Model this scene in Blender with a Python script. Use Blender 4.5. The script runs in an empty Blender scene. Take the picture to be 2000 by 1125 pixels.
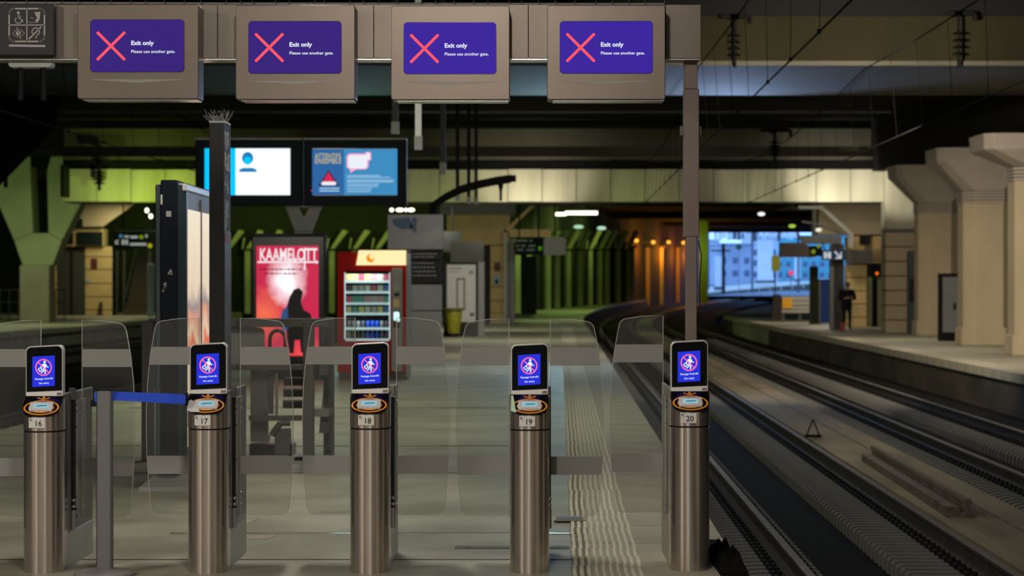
import bpy, math, random
from mathutils import Matrix, Vector
random.seed(7)
S = bpy.context.scene
C = S.collection
F, HY, CAMZ = 4500.0, 557.0, 1.6           # focal length in pixels of a 2000 px frame, eye line, eye height

def lin(r, g, b):
    return tuple(((c/255)/12.92 if c/255 <= .04045 else ((c/255+.055)/1.055)**2.4) for c in (r, g, b))

# ------------------------------------------------------------------ camera, world, lights, exposure
cam = bpy.data.cameras.new('camera'); camo = bpy.data.objects.new('camera', cam); C.objects.link(camo)
camo.location = (0, 0, CAMZ); camo.rotation_euler = (math.pi/2, 0, 0)
cam.sensor_width = 36; cam.lens = 36*F/2000; cam.shift_y = (HY-562.5)/2000
cam.clip_start = .1; cam.clip_end = 2000
cam.dof.use_dof = True; cam.dof.focus_distance = 12.9; cam.dof.aperture_fstop = 4.0
S.camera = camo
S.view_settings.view_transform = 'Standard'; S.view_settings.look = 'None'
S.view_settings.exposure = 0; S.view_settings.gamma = 1; S.view_settings.use_curve_mapping = False
w = bpy.data.worlds.new('dusk'); S.world = w; w.use_nodes = True
wb = w.node_tree.nodes['Background']
wb.inputs[0].default_value = (.24, .47, 1.0, 1); wb.inputs[1].default_value = 2.6     # blue dusk outside the tunnel mouth

def area(name, loc, size, power, col=(1, .93, .82), aim=(0, 0, -1), sy=None, spread=180):
    l = bpy.data.lights.new(name, 'AREA'); l.energy = power; l.color = col
    l.shape = 'RECTANGLE'; l.size = size; l.size_y = sy or size; l.spread = math.radians(spread)
    o = bpy.data.objects.new(name, l); C.objects.link(o); o.location = loc
    o.rotation_euler = Vector(aim).to_track_quat('-Z', 'Y').to_euler()
    return o
def point(name, loc, power, col=(1, .93, .82), r=.12):
    l = bpy.data.lights.new(name, 'POINT'); l.energy = power; l.color = col; l.shadow_soft_size = r
    o = bpy.data.objects.new(name, l); C.objects.link(o); o.location = loc
    return o
def spot(name, loc, aim, power, angle, col=(1, .93, .82), r=.15, blend=.6):
    l = bpy.data.lights.new(name, 'SPOT'); l.energy = power; l.color = col; l.shadow_soft_size = r
    l.spot_size = math.radians(angle); l.spot_blend = blend
    o = bpy.data.objects.new(name, l); C.objects.link(o); o.location = loc
    o.rotation_euler = (Vector(aim)-Vector(loc)).to_track_quat('-Z', 'Y').to_euler()
    return o
WARM, NEUT, GREEN, LIME = (1, .86, .68), (1, .95, .85), (.42, 1, .10), (.72, 1, .25)
# concourse lights in front of the gates
for x, p in ((-.42, 150), (-6.4, 230)):
    area('concourse_light', (x, 6.6, 4.3), .14, p, (1, .90, .80), (.0, .45, -1), 1.3)
area('concourse_light', (-2.2, 2.5, 5.2), 5.0, 150, (1, .90, .80), (0, .4, -1), .3)
area('concourse_light', (-10.5, 2, 4.6), .3, 330, (1, .88, .76), (-.8, .2, -.7), 6)  # added to wash the unseen left wall that the columns reflect
area('concourse_light', (7.5, 2, 4.6), .3, 240, (1, .88, .76), (.8, .2, -.7), 6)  # added likewise for the unseen right wall
# lights over the middle platform
for x, y, p, c in ((-1.3, 16.2, 125, NEUT), (-2.0, 25, 130, (1, .98, .80)), (-3.9, 31, 150, (.97, 1, .74)), (-1.2, 43.2, 110, NEUT), (-.2, 52, 130, NEUT), (-.3, 66, 190, (1, .97, .8)), (-2.6, 82, 260, (.98, 1, .75)), (2.2, 104, 120, (.8, 1, .5))):
    area('platform_light', (x, y, 4.5), .3, p, c, (0, .4, -1) if y > 20 else (0, 0, -1), 3)
area('track_light', (4.2, 30, 5.6), .3, 75, (1, .9, .75), (0, 0, -1), 5)
# right hand platform
for x, y, p in ((9.4, 34, 130), (9.5, 47, 130), (9.9, 57, 135), (10.6, 67.5, 150), (11.6, 79, 170), (11.4, 86, 130), (13.6, 97, 240)):
    area('side_platform_light', (x, y, 4.7), .4, p, WARM, (.12, .05, -1), 2.0)
area('pillar_light', (4.6, 37, 5.6), .6, 430, (1, .87, .72), (.34, 1, -.12), .6, 90)
# left platform
for x, y, p, c in ((-20.5, 92, 260, (.9, 1, .55)), (-20, 117, 170, (1, .92, .55))):
    area('left_platform_light', (x, y, 5.6), .4, p, c, (0, .1, -1), 2.5)
spot('pillar_uplight', (-20.3, 91, 4.9), (-22.2, 100, 6.2), 330, 70, (.5, 1, .25))
spot('pillar_uplight', (-18.0, 93, 3.0), (-22, 100, 3.6), 70, 80, LIME)
# lamps washing the panelled beam
for px, p, c in ((190, 210, LIME), (300, 400, (.7, 1, .12)), (450, 130, LIME), (860, 90, (.8, 1, .35)), (1035, 560, (1, .95, .74)), (1240, 60, LIME), (1500, 110, (.95, .98, .65)), (1640, 700, (1, .95, .80))):
    spot('beam_light', ((px-1000)/F*75.6, 76.2, 4.1), ((px-1000)/F*78, 78, 5.0), p*.42, 110, c, .1)
spot('beam_light', ((1770-1000)/F*75, 75, 4.3), (13.2, 78, 5.4), 130, 70, (1, .95, .8), .1)
# added spots that tint the first beam's soffit blue, with no real fixture
spot('added_soffit_spot', (5.0, 53.5, 4.2), (4.0, 48.6, 5.95), 800, 130, (.40, .58, 1.0), .3)
spot('added_soffit_spot', (1.0, 53.5, 4.2), (.6, 48.6, 5.95), 420, 130, (.36, .62, .8), .3)
spot('added_soffit_spot', (-4, 53.5, 4.2), (-4, 48.6, 5.95), 150, 130, (.36, .75, .7), .3)
# ribbed wall
for x, y, p in ((-19, 129.5, 200), (-13, 131.5, 200), (-8, 133, 190), (-3, 134.5, 90), (1.6, 136, 110), (4.5, 149, 190), (7.4, 162, 190)):
    point('ribbed_wall_light', (x, y, 5.4), p*.8, (.70, 1, .20))
area('far_platform_light', (3.0, 138, 5.5), .5, 130, (.6, 1, .28), (0, .2, -1), 6)
for x, y in ((11.6, 191), (13.9, 201), (16.0, 212), (17.6, 222)):
    point('sodium_light', (x, y, 4.4), 380, (1, .30, .02))

# ------------------------------------------------------------------ materials
MATS = {}
def M(name, col, rough=.6, metal=0, var=0, scale=4, bump=0, emit=None, es=1, col2=None, stretch=None, aniso=0, spec=.5, detail=5):
    if name in MATS: return MATS[name]
    m = bpy.data.materials.new(name); m.use_nodes = True; MATS[name] = m
    nt = m.node_tree; b = nt.nodes['Principled BSDF']; L = nt.links
    b.inputs['Base Color'].default_value = (*col, 1); b.inputs['Roughness'].default_value = rough
    b.inputs['Metallic'].default_value = metal; b.inputs['Specular IOR Level'].default_value = spec
    if var or bump:
        tc = nt.nodes.new('ShaderNodeTexCoord'); mp = nt.nodes.new('ShaderNodeMapping')
        L.new(tc.outputs['Object'], mp.inputs[0])
        if stretch: mp.inputs['Scale'].default_value = stretch
        n = nt.nodes.new('ShaderNodeTexNoise'); n.inputs['Scale'].default_value = scale; n.inputs['Detail'].default_value = detail
        L.new(mp.outputs[0], n.inputs['Vector'])
        if var:
            r = nt.nodes.new('ShaderNodeValToRGB'); L.new(n.outputs['Fac'], r.inputs[0])
            r.color_ramp.elements[0].position = .32; r.color_ramp.elements[1].position = .68
            c2 = col2 or tuple(c*(1-var) for c in col)
            r.color_ramp.elements[0].color = (*c2, 1); r.color_ramp.elements[1].color = (*col, 1)
            L.new(r.outputs[0], b.inputs['Base Color'])
        if bump:
            n2 = nt.nodes.new('ShaderNodeTexNoise'); n2.inputs['Scale'].default_value = scale*12; n2.inputs['Detail'].default_value = 3
            L.new(mp.outputs[0], n2.inputs['Vector'])
            bp = nt.nodes.new('ShaderNodeBump'); bp.inputs['Strength'].default_value = bump; bp.inputs['Distance'].default_value = .01
            L.new(n2.outputs['Fac'], bp.inputs['Height']); L.new(bp.outputs[0], b.inputs['Normal'])
    if aniso:
        t = nt.nodes.new('ShaderNodeTangent'); t.direction_type = 'RADIAL'; t.axis = 'Z'
        L.new(t.outputs[0], b.inputs['Tangent']); b.inputs['Anisotropic'].default_value = aniso
        b.inputs['Anisotropic Rotation'].default_value = .25
    if emit is not None:
        b.inputs['Emission Color'].default_value = (*emit, 1); b.inputs['Emission Strength'].default_value = es
    return m
def glow(name, rgb, s=1.0):
    c = lin(*rgb)
    return M(name, (.004, .004, .004), .5, emit=c, es=s, spec=.06)
def glass(name, tint, diff=None, mix=.08, ior=1.45, clear=0):
    if name in MATS: return MATS[name]
    m = bpy.data.materials.new(name); m.use_nodes = True; MATS[name] = m
    nt = m.node_tree; nt.nodes.remove(nt.nodes['Principled BSDF']); out = nt.nodes['Material Output']; L = nt.links
    t = nt.nodes.new('ShaderNodeBsdfTransparent'); t.inputs[0].default_value = (*tint, 1)
    g = nt.nodes.new('ShaderNodeBsdfGlossy'); g.inputs['Roughness'].default_value = .04 if diff is None else .35
    fr = nt.nodes.new('ShaderNodeFresnel'); fr.inputs['IOR'].default_value = ior
    mx = nt.nodes.new('ShaderNodeMixShader'); L.new(fr.outputs[0], mx.inputs[0])
    base = t.outputs[0]
    if diff is not None:
        d = nt.nodes.new('ShaderNodeBsdfDiffuse'); d.inputs[0].default_value = (*diff, 1)
        m2 = nt.nodes.new('ShaderNodeMixShader'); m2.inputs[0].default_value = mix
        L.new(t.outputs[0], m2.inputs[1]); L.new(d.outputs[0], m2.inputs[2]); base = m2.outputs[0]
    L.new(base, mx.inputs[1]); L.new(g.outputs[0], mx.inputs[2]); L.new(mx.outputs[0], out.inputs[0])
    return m
STEEL = M('brushed_steel', (.62, .55, .49), .20, .86, .12, 3, 0, stretch=(8, 8, .4), aniso=.93)
STEELP = M('steel_panel', (.165, .138, .115), .40, .88, .12, 2.2); STEELB = M('steel_beam', (.17, .15, .127), .42, .85, .15, 2.2)
STEELD = M('steel_side', (.48, .47, .42), .38, 1, .15, 3)
POSTP = M('brown_painted_post', (.20, .155, .135), .5, .25, .12, 6)
CLAMP = M('clamp_plate', (.30, .29, .265), .5, .3, .2, 10)
BLACKP = M('black_plastic', (.008, .008, .009), .3)
BLACKM = M('black_matte', (.009, .009, .009), .9, spec=.03)
BLACKG = M('black_gloss', (.004, .004, .005), .18)
CHROME = M('bright_metal', (.75, .73, .70), .25, 1)
SILVER = M('silver_paint', (.62, .61, .58), .4, .3)
WHITE = M('white_plastic', (.80, .80, .77), .45)
WHITEP = M('white_print', (.72, .71, .68), .6)
GREYT = M('grey_print', (.42, .41, .39), .6)
INK = M('ink', (.012, .012, .012), .75, spec=.12)
ORANGE = M('orange_print', (.95, .36, .035), .45)
GLASS = glass('clear_glass', (.90, .915, .89), (.5, .5, .46), .012)
GLASSE = M('glass_edge', (.42, .44, .39), .35)
FROST = glass('frosted_film', (.8, .8, .8), (.335, .335, .312), .86)
SIDEG = glass('smoked_side_glass', (.55, .56, .52), (.32, .32, .29), .16)
FLOORM = M('platform_floor', lin(168, 166, 146), .5, 0, .42, 1.7, .12, stretch=(.6, .7, 1), detail=9)
TACT = M('tactile_concrete', lin(222, 216, 190), .7, 0, .2, 6, .15); TACB = M('tactile_base', lin(120, 114, 94), .8, 0, .3, 6, .1)
CONC = M('beige_concrete', lin(188, 172, 140), .8, 0, .22, .8, .2, stretch=(1, 1, .4), detail=8)
CONCP = M('panel_concrete', lin(196, 190, 165), .8, 0, .3, .7, .15, stretch=(2.5, 1, .35), detail=8)
CONCG = M('grey_concrete', lin(168, 158, 145), .8, 0, .22, .9, .2, detail=8)
CONCB = M('dark_olive_concrete', lin(44, 42, 29), .95, 0, .35, .6, .1, stretch=(1, 1, .3), detail=8, spec=.04)  # dark olive tone for the body of the first beam
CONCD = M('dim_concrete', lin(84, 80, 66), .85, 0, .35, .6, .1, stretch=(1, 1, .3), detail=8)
ROOF = M('black_roof', (.010, .010, .010), .95, spec=.1)  # near-black base colour for roof, ribs and girders
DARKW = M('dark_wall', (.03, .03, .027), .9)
BACKW = M('concourse_wall', (.12, .10, .085), .8, 0, .2, .4)
REFLW = M('reflector_wall', (.46, .40, .34), .8, 0, .2, .4)
BED = M('oily_track_bed', (.006, .006, .0055), .95, 0, .4, 5, .4, spec=.08)
SLEEP = M('sleeper_concrete', (.185, .178, .155), .85, 0, .45, 2.5, .3)
DUST = M('dusty_walkway', lin(150, 136, 108), .9, 0, .5, .8, .35, stretch=(2, .5, 1), detail=9)
RAILS = M('rail_steel', (.05, .04, .033), .75, 0, .3, 5, spec=.12)
RAILH = M('rail_head', (.17, .158, .14), .7, 0, .2, 4, spec=.12)
RUST = M('rusty_steel', (.19, .145, .10), .8, .2, .5, 6, .2)
COPE = M('coping_stone', lin(178, 172, 150), .75, 0, .25, 2, .2)
PWALL = M('stained_platform_wall', lin(80, 74, 58), .9, 0, .7, .9, .2, stretch=(1, .5, 1), detail=8)
GREYM = M('grey_metal', (.115, .112, .105), .5, .3, .15, 4)
GREYL = M('light_grey_metal', (.27, .265, .25), .5, .2, .15, 4)
GREYB = M('grey_board', (.26, .255, .245), .6, 0, .1, 3)
NAVY = M('navy_casing', (.006, .009, .016), .6, spec=.15)
TEAL = M('teal_casing', (.045, .07, .08), .4, .3)
CHAR = M('charcoal_casing', (.014, .014, .014), .6, spec=.25)
RED = M('vending_red', (.36, .006, .004), .6, spec=.1)
BLUEB = M('blue_belt', (.008, .075, .70), .6)
BEIGEW = M('cream_block', lin(214, 186, 128), .75, 0, .15, 2, .1)
BROWNP = M('brown_sign', (.05, .04, .033), .7)

# ------------------------------------------------------------------ mesh builder
class MB:
    def __init__(self): self.v = []; self.f = []; self.mi = []; self.sm = []; self.mats = []; self.T = Matrix.Identity(4)
    def _m(self, m):
        if m not in self.mats: self.mats.append(m)
        return self.mats.index(m)
    def add(self, vs, fs, m, smooth=False):
        o = len(self.v); i = self._m(m)
        self.v += [tuple(self.T @ Vector(p)) for p in vs]
        for f in fs: self.f.append([o+k for k in f]); self.mi.append(i); self.sm.append(smooth)
        return self
    def box(self, x0, x1, y0, y1, z0, z1, m):
        return self.add([(x0,y0,z0),(x1,y0,z0),(x1,y1,z0),(x0,y1,z0),(x0,y0,z1),(x1,y0,z1),(x1,y1,z1),(x0,y1,z1)],
                        [(3,2,1,0),(4,5,6,7),(0,1,5,4),(1,2,6,5),(2,3,7,6),(3,0,4,7)], m)
    def prism(self, poly, a, b, m, plane='xz', m_side=None, smooth=False):
        n = len(poly)
        def P(p, t): return (p[0], t, p[1]) if plane == 'xz' else (p[0], p[1], t) if plane == 'xy' else (t, p[0], p[1])
        vs = [P(p, a) for p in poly]+[P(p, b) for p in poly]
        self.add(vs, [list(range(n)), list(range(2*n-1, n-1, -1))], m)
        o = len(self.v)-2*n
        i = self._m(m_side or m)
        for k in range(n):
            self.f.append([o+k, o+n+k, o+n+(k+1) % n, o+(k+1) % n]); self.mi.append(i); self.sm.append(smooth)
        return self
    def cyl(self, p0, p1, r, m, n=12, r1=None, caps=True, smooth=True):
        p0, p1 = Vector(p0), Vector(p1); r1 = r if r1 is None else r1
        q = (p1-p0).to_track_quat('Z', 'Y'); vs = []
        for p, rr in ((p0, r), (p1, r1)):
            for k in range(n):
                a = 2*math.pi*k/n; vs.append(p + q @ Vector((rr*math.cos(a), rr*math.sin(a), 0)))
        self.add(vs, [[k, (k+1) % n, n+(k+1) % n, n+k] for k in range(n)], m, smooth)
        if caps: self.add(vs, [list(range(n-1, -1, -1)), list(range(n, 2*n))], m)
        return self
    def tube(self, pts, r, m, n=6):
        for a, b in zip(pts, pts[1:]): self.cyl(a, b, r, m, n, caps=True)
        return self
    def lathe(self, prof, m, n=20, c=(0, 0), smooth=True):
        vs = []; k = len(prof)
        for i in range(n):
            a = 2*math.pi*i/n
            vs += [(c[0]+r*math.cos(a), c[1]+r*math.sin(a), z) for r, z in prof]
        fs = []
        for i in range(n):
            j = (i+1) % n
            fs += [[i*k+q, j*k+q, j*k+q+1, i*k+q+1] for q in range(k-1)]
        self.add(vs, fs, m, smooth)
        return self.add([vs[i*k+k-1] for i in range(n)], [list(range(n))], m)
    def loft(self, rings, m, smooth=True, caps=True):
        n = len(rings[0]); vs = [p for r in rings for p in r]; fs = []
        for i in range(len(rings)-1):
            for k in range(n): fs.append([i*n+k, i*n+(k+1) % n, (i+1)*n+(k+1) % n, (i+1)*n+k])
        self.add(vs, fs, m, smooth)
        if caps: self.add(rings[0], [list(range(n-1, -1, -1))], m); self.add(rings[-1], [list(range(n))], m)
        return self
    def stroke(self, pts, wd, y, m, closed=False):      # flat ribbon in the xz plane, facing -y
        pts = [Vector((p[0], p[1])) for p in pts]
        if closed: pts.append(pts[0])
        for a, b in zip(pts, pts[1:]):
            d = (b-a)
            if d.length < 1e-7: continue
            d.normalize(); nrm = Vector((-d.y, d.x))*wd/2; e = d*wd*.35
            q = [a-e-nrm, b+e-nrm, b+e+nrm, a-e+nrm]
            self.add([(p.x, y, p.y) for p in q], [(0, 1, 2, 3)], m)
        return self
    def flat(self, poly, y, m):
        return self.add([(p[0], y, p[1]) for p in poly], [list(range(len(poly)))], m)
    def ellipsoid(self, c, r, m, n=14, k=9):
        vs = []; fs = []
        for i in range(k+1):
            t = math.pi*i/k
            for j in range(n):
                a = 2*math.pi*j/n
                vs.append((c[0]+r[0]*math.sin(t)*math.cos(a), c[1]+r[1]*math.sin(t)*math.sin(a), c[2]+r[2]*math.cos(t)))
        for i in range(k):
            for j in range(n): fs.append([i*n+j, (i+1)*n+j, (i+1)*n+(j+1) % n, i*n+(j+1) % n])
        return self.add(vs, fs, m, True)
    def mesh(self, name):
        me = bpy.data.meshes.new(name); me.from_pydata(self.v, [], self.f)
        for m in self.mats: me.materials.append(m)
        me.polygons.foreach_set('material_index', self.mi); me.polygons.foreach_set('use_smooth', self.sm)
        me.update(); return me
def link(name, me, parent=None, loc=None, rotz=0, bevel=0, label=None):
    o = bpy.data.objects.new(name, me); C.objects.link(o)
    if parent: o.parent = parent
    if loc: o.location = loc
    if rotz: o.rotation_euler = (0, 0, rotz)
    if bevel:
        b = o.modifiers.new('soft_edge', 'BEVEL'); b.width = bevel; b.segments = 2; b.limit_method = 'ANGLE'; b.angle_limit = math.radians(40)
    if label: o['label'] = label
    return o
def part(name, mb, parent=None, **k): return link(name, mb.mesh(name), parent, **k)
def thing(name, label, cat, loc=(0, 0, 0), rotz=0, group=None):
    o = bpy.data.objects.new(name, None); C.objects.link(o); o.location = loc; o.rotation_euler = (0, 0, rotz); o.empty_display_size = .1
    o['label'] = label; o['category'] = cat
    if group: o['group'] = group
    return o
def tag(o, label, cat, group=None):
    o['label'] = label; o['category'] = cat
    if group: o['group'] = group
    return o
def struct(name, mb, **k):
    o = part(name, mb, **k); o['kind'] = 'structure'; return o
def sroot(name, label=None):
    o = bpy.data.objects.new(name, None); C.objects.link(o); o['kind'] = 'structure'; return o
def copy_tree(o, parent=None):
    c = o.copy(); C.objects.link(c); c.parent = parent
    for ch in list(o.children): copy_tree(ch, c)
    return c
def rrect(x0, x1, z0, z1, r, n=5, shear=0.0, bottom=True):
    pts = []
    for cx, cz, a0, on in ((x1-r, z1-r, 0, 1), (x0+r, z1-r, 90, 1), (x0+r, z0+r, 180, bottom), (x1-r, z0+r, 270, bottom)):
        if on:
            for k in range(n+1):
                a = math.radians(a0+90*k/n); pts.append((cx+r*math.cos(a), cz+r*math.sin(a)))
        else: pts.append((x0 if a0 == 180 else x1, z0))
    return [(x, z+shear*(x-(x0+x1)/2)) for x, z in pts]
def ring(mb, c, rx, rz, wd, y, m, n=28, a0=0, a1=360):
    p = []
    for k in range(n):
        t0 = math.radians(a0+(a1-a0)*k/n); t1 = math.radians(a0+(a1-a0)*(k+1)/n)
        q = [(c[0]+(rx+s)*math.cos(t), c[1]+(rz+s)*math.sin(t)) for t, s in ((t0, 0), (t1, 0), (t1, -wd), (t0, -wd))]
        mb.flat(q[::-1], y, m)
def disc(c, rx, rz, n=24): return [(c[0]+rx*math.cos(2*math.pi*k/n), c[1]+rz*math.sin(2*math.pi*k/n)) for k in range(n)]

TXT = {}
def text_mesh(s, size, m, bold=0.0, align='LEFT', shear=0.0):
    key = (s, round(size, 4), m.name, bold, align, shear)
    if key in TXT: return TXT[key]
    cu = bpy.data.curves.new('lettering', 'FONT'); cu.body = s; cu.size = size; cu.align_x = align; cu.offset = bold*size; cu.resolution_u = 3
    o = bpy.data.objects.new('lettering', cu); C.objects.link(o)
    me = bpy.data.meshes.new_from_object(o.evaluated_get(bpy.context.evaluated_depsgraph_get()))
    bpy.data.objects.remove(o); bpy.data.curves.remove(cu)
    for v in me.vertices: x, y, z = v.co; v.co = (x, 0, y+shear*x)
    me.materials.clear(); me.materials.append(m); me.update(); me.name = 'lettering'
    TXT[key] = me; return me
def text(s, size, m, parent, loc, bold=.012, align='LEFT', rotz=0, width=None, shear=0.0):
    me = text_mesh(s, size, m, bold, align, shear)
    o = link('lettering', me, parent, loc, rotz)
    if width:
        xs = [v.co.x for v in me.vertices]; k = width/(max(xs)-min(xs)); o.scale = (k, 1, 1)
    return o
def X(px, Y): return (px-1000)/F*Y
def Z(py, Y): return CAMZ+(HY-py)/F*Y
def pbox(mb, a, b, c, d, Y, depth, m):        # a box whose front face spans the pixel columns a..b and rows c..d at distance Y
    return mb.box(X(a, Y), X(b, Y), Y, Y+depth, Z(d, Y), Z(c, Y), m)
def curve(Y): return .0213*Y+.0007*max(0, Y-100)**2
def rise(Y): return 3.8e-5*max(0, Y-100)**2
def sweep(mb, prof, Ys, m, closed=True, taper=None):
    rings = []
    for Y in Ys: rings.append([(o+curve(Y), Y, z+rise(Y)) for o, z in (taper(Y) if taper else prof)])
    return mb.loft(rings, m, smooth=False, caps=closed)
def ys(a, b, s):
    n = max(1, round((b-a)/s)); return [a+(b-a)*k/n for k in range(n+1)]

# ------------------------------------------------------------------ the setting
near = ys(-16, 100, 29)[:-1]+ys(100, 245, 8)
fl = sroot('floor')
mb = MB(); sweep(mb, [(1.0, -1.0), (-6.2, -1.0), (-6.2, 0), (1.0, 0)][::-1], ys(9, 100, 22)+ys(108, 340, 8), FLOORM); f0 = part('platform_slab', mb, fl)
mb = MB(); mb.box(-30, 30, -16, 9, -1, 0, FLOORM); part('concourse_slab', mb, fl)
mb = MB()
for Y0, Y1 in zip(ys(13, 100, 20)+ys(108, 330, 8), (ys(13, 100, 20)+ys(108, 330, 8))[1:]):
    mb.add([(1.006+curve(Y0), Y0, -1+rise(Y0)), (1.006+curve(Y1), Y1, -1+rise(Y1)), (1.006+curve(Y1), Y1, -.05+rise(Y1)), (1.006+curve(Y0), Y0, -.05+rise(Y0))], [(0, 1, 2, 3)], PWALL)
part('edge_wall', mb, fl)
mb = MB(); mb.box(-.42, .42, 0, .985, -.05, .012, COPE); cop = mb.mesh('coping_stone')
for k in range(70):
    y = 12.2+k; o = link('coping_stone', cop, fl, (.59+curve(y), y, 0), -.0213)
mb = MB()
mb.box(-.2, .2, 0, .395, -.02, .003, TACB)
for k in range(10):
    x = -.182+.364*k/9; mb.prism([(x-.0125, .003), (x-.008, .010), (x+.008, .010), (x+.0125, .003)][::-1], 0, .395, TACT)
tp = mb.mesh('tactile_paver')
for k in range(230):
    y = 12.3+k*.4; link('tactile_paver', tp, fl, (.27+curve(y)-.0006*y+random.uniform(-.006, .006), y, .003), -.0213)
mb = MB(); mb.box(-2.2, .9, 14.8, 14.83, .0, .006, CHROME); part('joint_strip', mb, fl)
mb = MB(); mb.box(-2.2, .9, 14.84, 14.87, .0, .003, INK); part('joint_gap', mb, fl)
mb = MB(); mb.box(-5.5, .9, 13.42, 13.44, .0, .002, INK); mb.box(-5.5, .9, 19.6, 19.64, 0, .002, INK); mb.box(-5.4, .0, 22.9, 22.94, 0, .003, INK); mb.box(-5, 0, 30, 30.06, 0, .003, INK); part('floor_joint', mb, fl)
mb = MB()
for a, b in ((-.35, .35),):
    mb.box(a, b, 13.98, 14.12, 0, .004, GREYM)
    for k in range(3): mb.box(a+.05, b-.05 if k == 1 else b-.22, 14.0+k*.037, 14.018+k*.037, .004, .006, GREYL)
part('slot_drain', mb, fl)
mb = MB(); mb.box(.28, .5, 15.5, 15.75, .012, .02, CONCG); mb.box(.30, .48, 15.53, 15.72, .02, .022, GREYM); part('access_cover', mb, fl)
for (x, y, sx, sy) in ((-1.9, 15.6, .16, .18), (-1.7, 14.6, .2, .12), (-1.25, 16.3, .1, .09), (-3.2, 16, .2, .1)):
    mb = MB(); mb.prism([(x-sx, y-sy), (x+sx*.8, y-sy*.8), (x+sx, y+sy), (x-sx*.6, y+sy*.7)], 0, .0025, CONCG, 'xy'); part('repair_patch', mb, fl)
# right platform with narrowing far end
def rtap(Y):
    o = 8.3 if Y < 118 else 8.3+(Y-118)*.075
    return [(o, -1.0), (o, 0), (19, 0), (19, -1.0)]
frr = sroot('floor_right')
mb = MB(); sweep(mb, None, ys(28, 118, 15)+ys(121, 175, 6), FLOORM, taper=rtap); part('platform_slab', mb, frr)
mb = MB()
for Y0, Y1 in zip(ys(28, 118, 30), ys(28, 118, 30)[1:]):
    mb.add([(8.27+curve(Y0), Y0, -1), (8.27+curve(Y1), Y1, -1), (8.27+curve(Y1), Y1, -.12), (8.27+curve(Y0), Y0, -.12)], [(0, 1, 2, 3)], PWALL)
part('edge_wall', mb, frr)
mb = MB(); mb.box(-.3, .3, 0, .98, -.16, .012, COPE); cop2 = mb.mesh('coping_stone')
for k in range(92):
    y = 28+k; link('coping_stone', cop2, frr, (8.5+curve(y), y, 0), -.0213)
mb = MB(); sweep(mb, [(-19, -1.0), (-19, 0), (-40, 0), (-40, -1.0)][::-1], ys(40, 132, 23), FLOORM); flf = struct('floor_left', mb)
mb = MB(); mb.box(-.3, .3, 0, .98, -.16, .012, COPE)
for k in range(60):
    y = 62+k; link('coping_stone', cop2, flf, (-18.8+curve(y), y, .002), -.0213)
mb = MB(); mb.box(-40, 60, 8, 420, -1.3, -.95, BED)
struct('ground', mb)
mb = MB(); sweep(mb, [(1.0, -1), (1.0, -.80), (8.3, -.80), (8.3, -1)], ys(13, 100, 20)+ys(108, 330, 8), BED); struct('ground_bed', mb)
wk = sroot('floor_walkway')
mb = MB(); sweep(mb, [(3.60, -1), (3.60, -.63), (3.72, -.60), (4.50, -.60), (4.50, -1)], ys(14, 100, 20)+ys(108, 240, 8), DUST); part('walkway_slab', mb, wk)
mb = MB(); sweep(mb, [(4.12, -.61), (4.12, -.592), (4.15, -.592), (4.15, -.61)], ys(14, 80, 6), RUST); part('joint_seam', mb, wk)

CEIL = 7.2
ce = sroot('ceiling')
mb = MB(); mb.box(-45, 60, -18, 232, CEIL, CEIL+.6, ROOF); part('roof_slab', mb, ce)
mb = MB(); mb.box(-45, 60, -18.5, -18, -1, 8, BACKW); struct('wall_back', mb)
mb = MB(); mb.box(-14.3, -14, -18, 6, 0, 6, REFLW); struct('wall_reflector_left', mb)  # unseen wall added as a bright reflection for the steel columns
mb = MB(); mb.box(11, 11.3, -18, 6, 0, 6, REFLW); struct('wall_reflector_right', mb)  # added counterpart, mirrored in the columns' other edges
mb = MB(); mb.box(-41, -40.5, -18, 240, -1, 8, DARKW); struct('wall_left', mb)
mb = MB(); mb.box(22, 22.5, -18, 150, -1, 8, DARKW); mb.prism([(22, 150), (22.5, 150), (43, 240), (42.5, 240)], -1, 8, DARKW, 'xy'); struct('wall_right', mb)  # angled far stretch added to keep sky light off the ribs
# first transverse beam and its lit soffit
ba = sroot('beam_front')
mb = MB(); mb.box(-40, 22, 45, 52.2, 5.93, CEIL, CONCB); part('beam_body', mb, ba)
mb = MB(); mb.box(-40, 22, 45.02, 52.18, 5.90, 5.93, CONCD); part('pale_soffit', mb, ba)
mb = MB(); mb.box(-40, 22, 44.92, 45.0, 6.86, CEIL, ROOF); part('cable_trough', mb, ba)
mb = MB(); mb.box(-40, 22, 44.9, 44.99, 5.88, 5.97, CONCD); part('drip_edge', mb, ba)
mb = MB(); mb.cyl((-25, 70, 6.87), (X(1740, 70), 70, 6.87), .04, GREYL, 8); o = part('pipe', mb); tag(o, 'thin straight pipe hung across the black roof between the two beams', 'pipe')
# second beam: dim upper band, dark trough, concrete panels
bb = sroot('beam_middle')
XL, XR = X(122, 78), X(1728, 78)
mb = MB(); mb.box(XL, XR, 78.3, 80, 4.42, CEIL-.28, CONCD); part('beam_body', mb, bb)
mb = MB(); mb.box(XL, XR, 77.95, 78.3, Z(312, 78), Z(306, 78), CONCD); part('ledge', mb, bb)
npan = 24; wp = (XR-XL)/npan
mb = MB(); mb.box(.012, wp-.012, 0, .26, Z(394, 78), Z(331, 78), CONCP); pan = mb.mesh('concrete_panel')
mb2 = MB(); mb2.box(.0, wp, -.05, .1, Z(330, 78), Z(315, 78), BLACKM); blk = mb2.mesh('trough_cover')
for k in range(npan):
    o = link('concrete_panel', pan, bb, (XL+k*wp, 78.0+random.uniform(-.03, .03), random.uniform(-.015, .015)))
    link('trough_cover', blk, bb, (XL+k*wp, 78.1, .0 if k % 2 else .12))
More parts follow.
